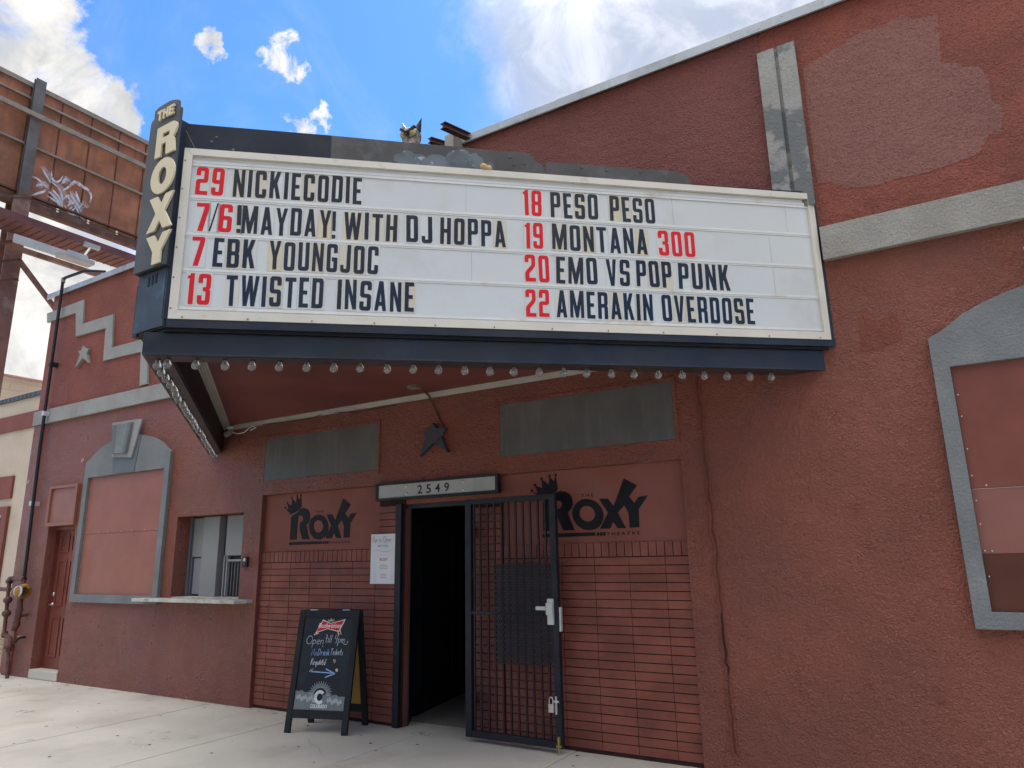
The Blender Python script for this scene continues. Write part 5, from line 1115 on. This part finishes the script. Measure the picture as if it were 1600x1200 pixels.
# ------------------------------------------------------------------ changeable letters, one thing each
ROWT = {'L': ((4.322, 4.108), (4.042, 3.829), (3.782, 3.567), (3.515, 3.292)), 'R': ((4.314, 4.100), (4.044, 3.832), (3.778, 3.562), (3.503, 3.289))}
ORD = 'first second third fourth fifth sixth seventh eighth ninth tenth eleventh twelfth thirteenth fourteenth fifteenth sixteenth seventeenth eighteenth nineteenth twentieth'.split()
ROWN = ('top', 'second', 'third', 'bottom')
count = {}
for txt, row, colm, s0, s1, kc in DATA['words']:
    zt, zb = ROWT[colm][row]; h = zt - zb
    txt2 = ''.join('Z' if (ch == '2' and txt in ('20', '22')) and not (txt == '22' and i == 1) else ch for i, ch in enumerate(txt))
    wds = [GL[ch][0] for ch in txt2]; gap = .14
    tot = sum(wds) + gap * (len(txt2) - 1); k = (s1 - s0) / tot; u = s0
    for ch, real, w_ in zip(txt2, txt, wds):
        key = (row, colm, kc); count[key] = count.get(key, 0) + 1
        jz = random.uniform(-.004, .004); jr = random.gauss(0, .012)
        tw = w_ * k
        c = SG(u + tw / 2, zb, .05)
        colour = 'red' if kc == 'r' else 'black'
        sym = {'/': 'slash', '!': 'exclamation mark'}.get(real, ('numeral ' if real.isdigit() else 'letter ') + real)
        side = 'left' if colm == 'L' else 'right'
        T_ = thing('sign_letter', f"{colour} {sym}, {ORD[count[key]-1]} {colour} character of the {ROWN[row]} line, {side} half of marquee board", 'sign letter', tuple(c), 'changeable letters on the marquee board')
        def FL(x, v, w, cu=u + tw / 2, cb=zb + h / 2 + jz, cs=math.cos(jr), sn=math.sin(jr)): return SG(cu + x * cs - v * sn, cb + x * sn + v * cs, PD_ + w)
        tl = random.choices(M_tiles, (.42, .20, .28, .10))[0] if kc == 'k' else random.choice((M_tiles[0], M_tiles[2]))
        pad = gap * k * .42
        tb = B().fbox(FL, -tw / 2 - pad, tw / 2 + pad, -h / 2 - .012, h / 2 + .004, .0016, .0028); link('tile', tb, tl, T_)
        gb = B(); glyph_prism(gb, ch, FL, -tw / 2, -h / 2, tw if False else k, h, .0029, .0048)
        link('glyph', gb, M_red if kc == 'r' else M_letter, T_)
        u += tw + gap * k

# ------------------------------------------------------------------ things on and under the marquee
OW = thing('owl_decoy', 'brown plastic owl decoy standing on top of the marquee', 'owl decoy', tuple(SG(1.74, 4.40, -.14)))
oc = SG(1.745, 4.40, -.14)
link('body', B().lathe([(.0, .0), (.075, .0), (.095, .08), (.10, .20), (.085, .30), (.066, .35), (.074, .385), (.078, .42), (.062, .455), (.03, .472), (0, .476)], oc, (0, 0, 1), 18), M_owl, OW)
oe = Vector((.20, -.98, 0)); ox = Vector((.98, .20, 0)); oz = Vector((0, 0, 1))
for s_ in (-1, 1):
    p = oc + ox * s_ * .050 + oz * .450; link('ear_tuft', B().tube([p, p + ox * s_ * .014 + oz * .045, p + ox * s_ * .034 + oz * .105], [.030, .019, .002], 8), M_dark if s_ > 0 else M_owl, OW)
    p = oc + ox * s_ * .032 + oe * .070 + oz * .405; link('eye', B().lathe([(.016, 0), (.016, .005), (.008, .009), (0, .010)], p, oe, 12), M_owleye, OW)
    link('brow', B().bar(oc + oe * .080 + oz * .400 + ox * s_ * .004, oc + oe * .062 + oz * .452 + ox * s_ * .062, .020, .020), M_dark, OW)
    link('face_disc', B().lathe([(.036, 0), (.034, .006), (0, .008)], oc + ox * s_ * .032 + oe * .062 + oz * .402, oe, 14), mat('owl_face', (.36, .31, .24), .6, .4, 30.), OW)
    p = oc + ox * s_ * .085 + oz * .2; link('wing', B().lathe([(0, -.13), (.022, -.08), (.034, .02), (.028, .09), (0, .13)], p, (s_ * .1, 0, 1), 10), M_dark, OW)
link('beak', B().tube([oc + oe * .074 + oz * .395, oc + oe * .094 + oz * .372], [.013, .003], 8), M_dark, OW)
BM = thing('steel_brackets', 'rusty steel beams and grey box sticking out over the parapet', 'steel beams', (-4.1, -.1, 6.13))
def ibeam(a, b_, wd, hh):
    q = B(); a, b_ = Vector(a), Vector(b_); up = Vector((0, 0, 1))
    q.bar(a, b_, wd * .16, hh * .8); q.bar(a + up * hh * .42, b_ + up * hh * .42, wd, hh * .14); q.bar(a - up * hh * .42, b_ - up * hh * .42, wd, hh * .14); return q
link('beam', ibeam((-4.00, -.42, 6.055), (-3.82, .6, 6.18), .075, .07), M_ibeam, BM)
link('beam', ibeam((-4.22, -.36, 5.99), (-4.05, .5, 6.16), .06, .06), M_ibeam, BM)
link('grey_box', B().box(-4.14, -4.02, -.20, -.02, 5.93, 6.10), M_blockgrey, BM, bevel=.006)
link('foam_seal', B().lathe([(0, -.03), (.03, -.02), (.04, 0), (.03, .02), (0, .03)], (-4.19, -.12, 5.965), (1, .3, .3), 10), M_foam, BM)
CB = thing('conduit_run', 'thin conduit looping from a soffit junction box down to the dark star', 'conduit', (-4.35, -.3, 3.2))
link('junction_box', B().box(-4.40, -4.29, -.46, -.36, 3.235, 3.2615), M_rail, CB, bevel=.003)
link('conduit', B().tube([(-4.30, -.36, 3.235), (-4.36, -.16, 3.215), (-4.40, -.045, 3.17), (-4.385, -.02, 3.10), (-4.30, -.018, 2.93), (-4.262, -.018, 2.85), (-4.255, -.06, 2.80)], .011, 8), M_pipebrown, CB)
link('loose_wire', B().tube([(-4.255, -.06, 2.80), (-4.33, -.065, 2.74), (-4.40, -.062, 2.68), (-4.37, -.06, 2.62)], .003, 6), M_dark, CB)
CM = thing('security_camera', 'small white security camera with loose cable in the soffit corner', 'camera', (-7.55, -.1, 3.2))
link('mount', B().lathe([(.045, 0), (.045, -.014), (.02, -.022), (.014, -.06)], (-7.52, -.12, 3.235), (0, 0, 1), 14), M_paper, CM)
link('housing', B().lathe([(.0, -.07), (.03, -.062), (.035, 0), (.035, .055), (.028, .065), (0, .062)], (-7.50, -.14, 3.155), (.15, -.8, -.45), 16), M_lampgrey, CM)
link('camera_cable', B().tube([(-7.49, -.11, 3.17), (-7.40, -.09, 3.14), (-7.30, -.07, 3.15), (-7.22, -.06, 3.20), (-7.15, -.06, 3.215), (-7.1, -.06, 3.19), (-7.2, -.06, 3.165)], .006, 6), M_paper, CM)
WI = tag(link('loose_cable', B().tube([(-7.0, -.045, 3.22), (-6.2, -.03, 3.20), (-5.9, -.04, 3.245), (-5.5, -.02, 3.19), (-4.9, -.018, 3.205)], .004, 6), M_dark, None, at=(-6, 0, 3.2)), 'thin black cable sagging along the soffit trim', 'cable')

# ------------------------------------------------------------------ neighbours on the left
CBD = thing('cream_building', 'low cream neighbouring building with red bands and dark coping', 'building', (-17, .1, 0))
NW = frame((0, .10, 0), (1, 0, 0), (0, 0, 1), (0, -1, 0))
cb_ = B(); cb_.prism([rect(-24, -12.602, -.05, 4.39), rect(-15.9, -13.47, 1.0, 2.44)], NW, -.35, 0); link('facade_wall', cb_, M_creamwall, CBD)
link('building_shell', B().box(-24, -12.61, .46, 9, -.05, 4.3), M_creamwall, CBD)
link('coping', B().box(-24.05, -12.603, .06, .46, 4.391, 4.465), M_coping, CBD)
rb_ = B()
for k in range(80): rb_.box(-24 + k * .14, -24 + k * .14 + .02, .052, .0598, 4.393, 4.464)
link('coping_ribs', rb_, M_coping, CBD)
link('red_band', B().box(-24, -12.603, .065, .0995, 3.852, 4.124), M_redband, CBD)
link('red_block', B().box(-16.2, -13.27, .06, .0995, 2.69, 3.067), M_redband, CBD)
wf = B(); wf.prism([rect(-16.1, -13.27, .90, 2.557), rect(-15.9, -13.45, 1.0, 2.43)], NW, .0005, .05); WN = link('window_surround', wf, M_redband, CBD)
link('pane', B().box(-15.9, -13.46, .20, .22, 1.0, 2.44), M_winglass, WN); link('window_frame', B().box(-13.50, -13.46, .12, .195, 1.0, 2.44).box(-15.9, -13.50, .12, .195, 2.40, 2.44), M_silver, WN)
tb_ = B()
for r_ in range(9):
    x = -24 + (r_ % 2) * .2
    while x < -12.70: tb_.box(x + .004, min(x + .396, -12.68), .052, .096, .01 + r_ * .068, .01 + r_ * .068 + .061); x += .4
link('tan_brick_base', tb_, M_tan, CBD)
BBD = thing('block_building', 'tan concrete block side wall rising behind the cream building', 'building', (-22, 6, 0))
link('block_wall', B().box(-30, -19, .6, 22, -.1, 6.06), M_cmujoint, BBD)
bl_ = B()
for r_ in range(18, 30):
    y = .62 - (r_ % 2) * .2
    while y < 14: bl_.box(-19.001, -18.992, max(y, .60) + .005, y + .395, r_ * .205 + .005, min((r_ + 1) * .205 - .005, 6.05)); y += .4
link('blocks', bl_, M_cmu, BBD)
link('coping', B().box(-30.1, -18.93, .55, 22, 6.062, 6.10), M_pinkcop, BBD)

# ------------------------------------------------------------------ billboard over the neighbouring roof
BB = thing('billboard', 'rusty back of a big steel billboard with white graffiti on posts', 'billboard', (-15, .25, 4.3))
BX = -15.0; BY0, BY1, BZ0, BZ1 = -3.2, 9.5, 8.74, 11.22
BBF = frame((BX, 0, 0), (0, 1, 0), (0, 0, 1), (1, 0, 0))
link('sheet_panel', B().fbox(BBF, BY0, BY1, BZ0, BZ1, -.03, .0), M_rust, BB)
rbs = B(); y = .73 - .625 * 6
while y < BY1: rbs.fbox(BBF, y - .010, y + .010, BZ0 + .002, BZ1 - .002, .0003, .016); y += .625
link('sheet_seams', rbs, M_rustdark, BB)
link('top_cap', B().fbox(BBF, BY0 - .02, BY1, BZ1, BZ1 + .10, -.06, .05), M_rail, BB)
link('stringer', B().fbox(BBF, BY0, BY1, 10.93, 10.975, .0165, .07), M_rail, BB)
link('stringer', B().fbox(BBF, BY0, BY1, 9.90, 9.945, .0165, .07), M_rail, BB)
link('stringer', B().fbox(BBF, BY0, BY1, 8.84, 8.875, .0165, .07), M_rustdark, BB)
link('timber_rail', B().fbox(BBF, BY0, BY1, 10.50, 10.60, .17, .22), M_rail, BB)
link('bottom_beam', B().fbox(BBF, BY0, BY1, 8.56, 8.735, -.05, .09), M_rustdark, BB)
cl = B(); y = -2.9
while y < BY1: cl.fbox(BBF, y, y + .045, 8.70, 8.785, .0905, .105); y += .625
link('pale_clips', cl, M_creamletter, BB)
for k, y in enumerate((.20, 5.4)):
    p = B(); p.fbox(BBF, y - .10, y + .10, 8.735, 11.40, .075, .095); p.fbox(BBF, y - .015, y + .015, 8.735, 11.40, .0955, .16); p.fbox(BBF, y - .10, y + .10, 8.735, 11.40, .1605, .168)
    link('post', p, M_post, BB)
    p = B(); p.fbox(BBF, y - .15, y + .15, 4.3, 8.73, .10, .14); p.fbox(BBF, y - .02, y + .02, 4.3, 8.73, -.14, .0995); p.fbox(BBF, y - .15, y + .15, 4.3, 8.73, -.18, -.1405)
    link('post', p, M_postrust, BB)
link('walkway', B().box(BX + .42, BX + 1.05, BY0, 3.6, 7.80, 7.95), M_walk, BB)
pk = B(); y = BY0
while y < 3.5: pk.box(BX + .42, BX + 1.05, y, y + .012, 7.788, 7.7995); y += .15
link('walkway_planks', pk, M_rustdark, BB)
for z, y in ((8.55, .18), (8.05, .18), (7.6, .18), (7.2, .18), (6.8, .18)): link('ladder_rung', B().bar((BX + .16, y - .45, z - .06), (BX + .50, y + .02, z + .10), .05, .05), M_rustdark, BB)
link('brace', B().bar((BX + .1, .32, 7.66), (BX + .1, 6.0, 7.60), .07, .10), M_postrust, BB)
link('brace', B().bar((BX + .1, .30, 7.45), (BX + .1, 2.4, 5.35), .06, .09), M_postrust, BB)
link('brace', B().bar((BX + .1, 5.3, 7.6), (BX - 2.2, 5.3, 4.3), .06, .09), M_postrust, BB)
link('guy_wire', B().tube([(BX + .6, .1, 8.52), (BX + .65, 6, 8.40)], .008, 6), M_dark, BB)
LT = link('light_bracket', B().bar((BX + 1.06, 1.15, 7.80), (BX + 1.5, .80, 7.30), .03, .03).box(BX + 1.04, BX + 1.12, 1.0, 1.3, 7.76, 7.84), M_lampgrey, BB)
link('lamp_head', B().box(BX + 1.38, BX + 1.62, .38, .98, 7.20, 7.28).box(BX + 1.42, BX + 1.58, .50, .86, 7.281, 7.36), M_lampgrey, BB, bevel=.01)
link('lamp_shield', B().box(BX + 1.06, BX + 1.10, -.22, .80, 7.36, 7.52), M_rail if False else mat('pale_shield', (.36, .36, .36), .5, .1, 3.), BB)
gb_ = B()
for k, (pts, wd) in enumerate(DATA['graf']):
    P_ = [Vector(p) for p in pts]; q = []
    for i in range(len(P_) - 1):                                       # smooth the spray line
        p0 = P_[max(0, i - 1)]; p1 = P_[i]; p2 = P_[i + 1]; p3 = P_[min(len(P_) - 1, i + 2)]
        for j in range(4):
            t = j / 4; q.append(.5 * ((2 * p1) + (p2 - p0) * t + (2 * p0 - 5 * p1 + 4 * p2 - p3) * t * t + (3 * p1 - p0 - 3 * p2 + p3) * t ** 3))
    q.append(P_[-1])
    gb_.ribbon([tuple(p) for p in q], lambda t, w=wd: w * .85 * (.25 + .75 * math.sin(math.pi * min(1, max(.04, t)))), BBF, .0168 + k * .0006)
link('graffiti', gb_, M_graf, BB, recalc=False)
gm_ = B()
for k, (pts, wd) in enumerate(DATA['graf']):
    if not (len(pts) > 2 and k % 2 == 0): continue
    gm_ = B().ribbon([(p[0] + .02, p[1] + .015) for p in pts], lambda t: .16 * (.4 + .6 * math.sin(math.pi * t)), BBF, .0300 + k * .0006); link('spray_haze', gm_, M_mist, BB, recalc=False)
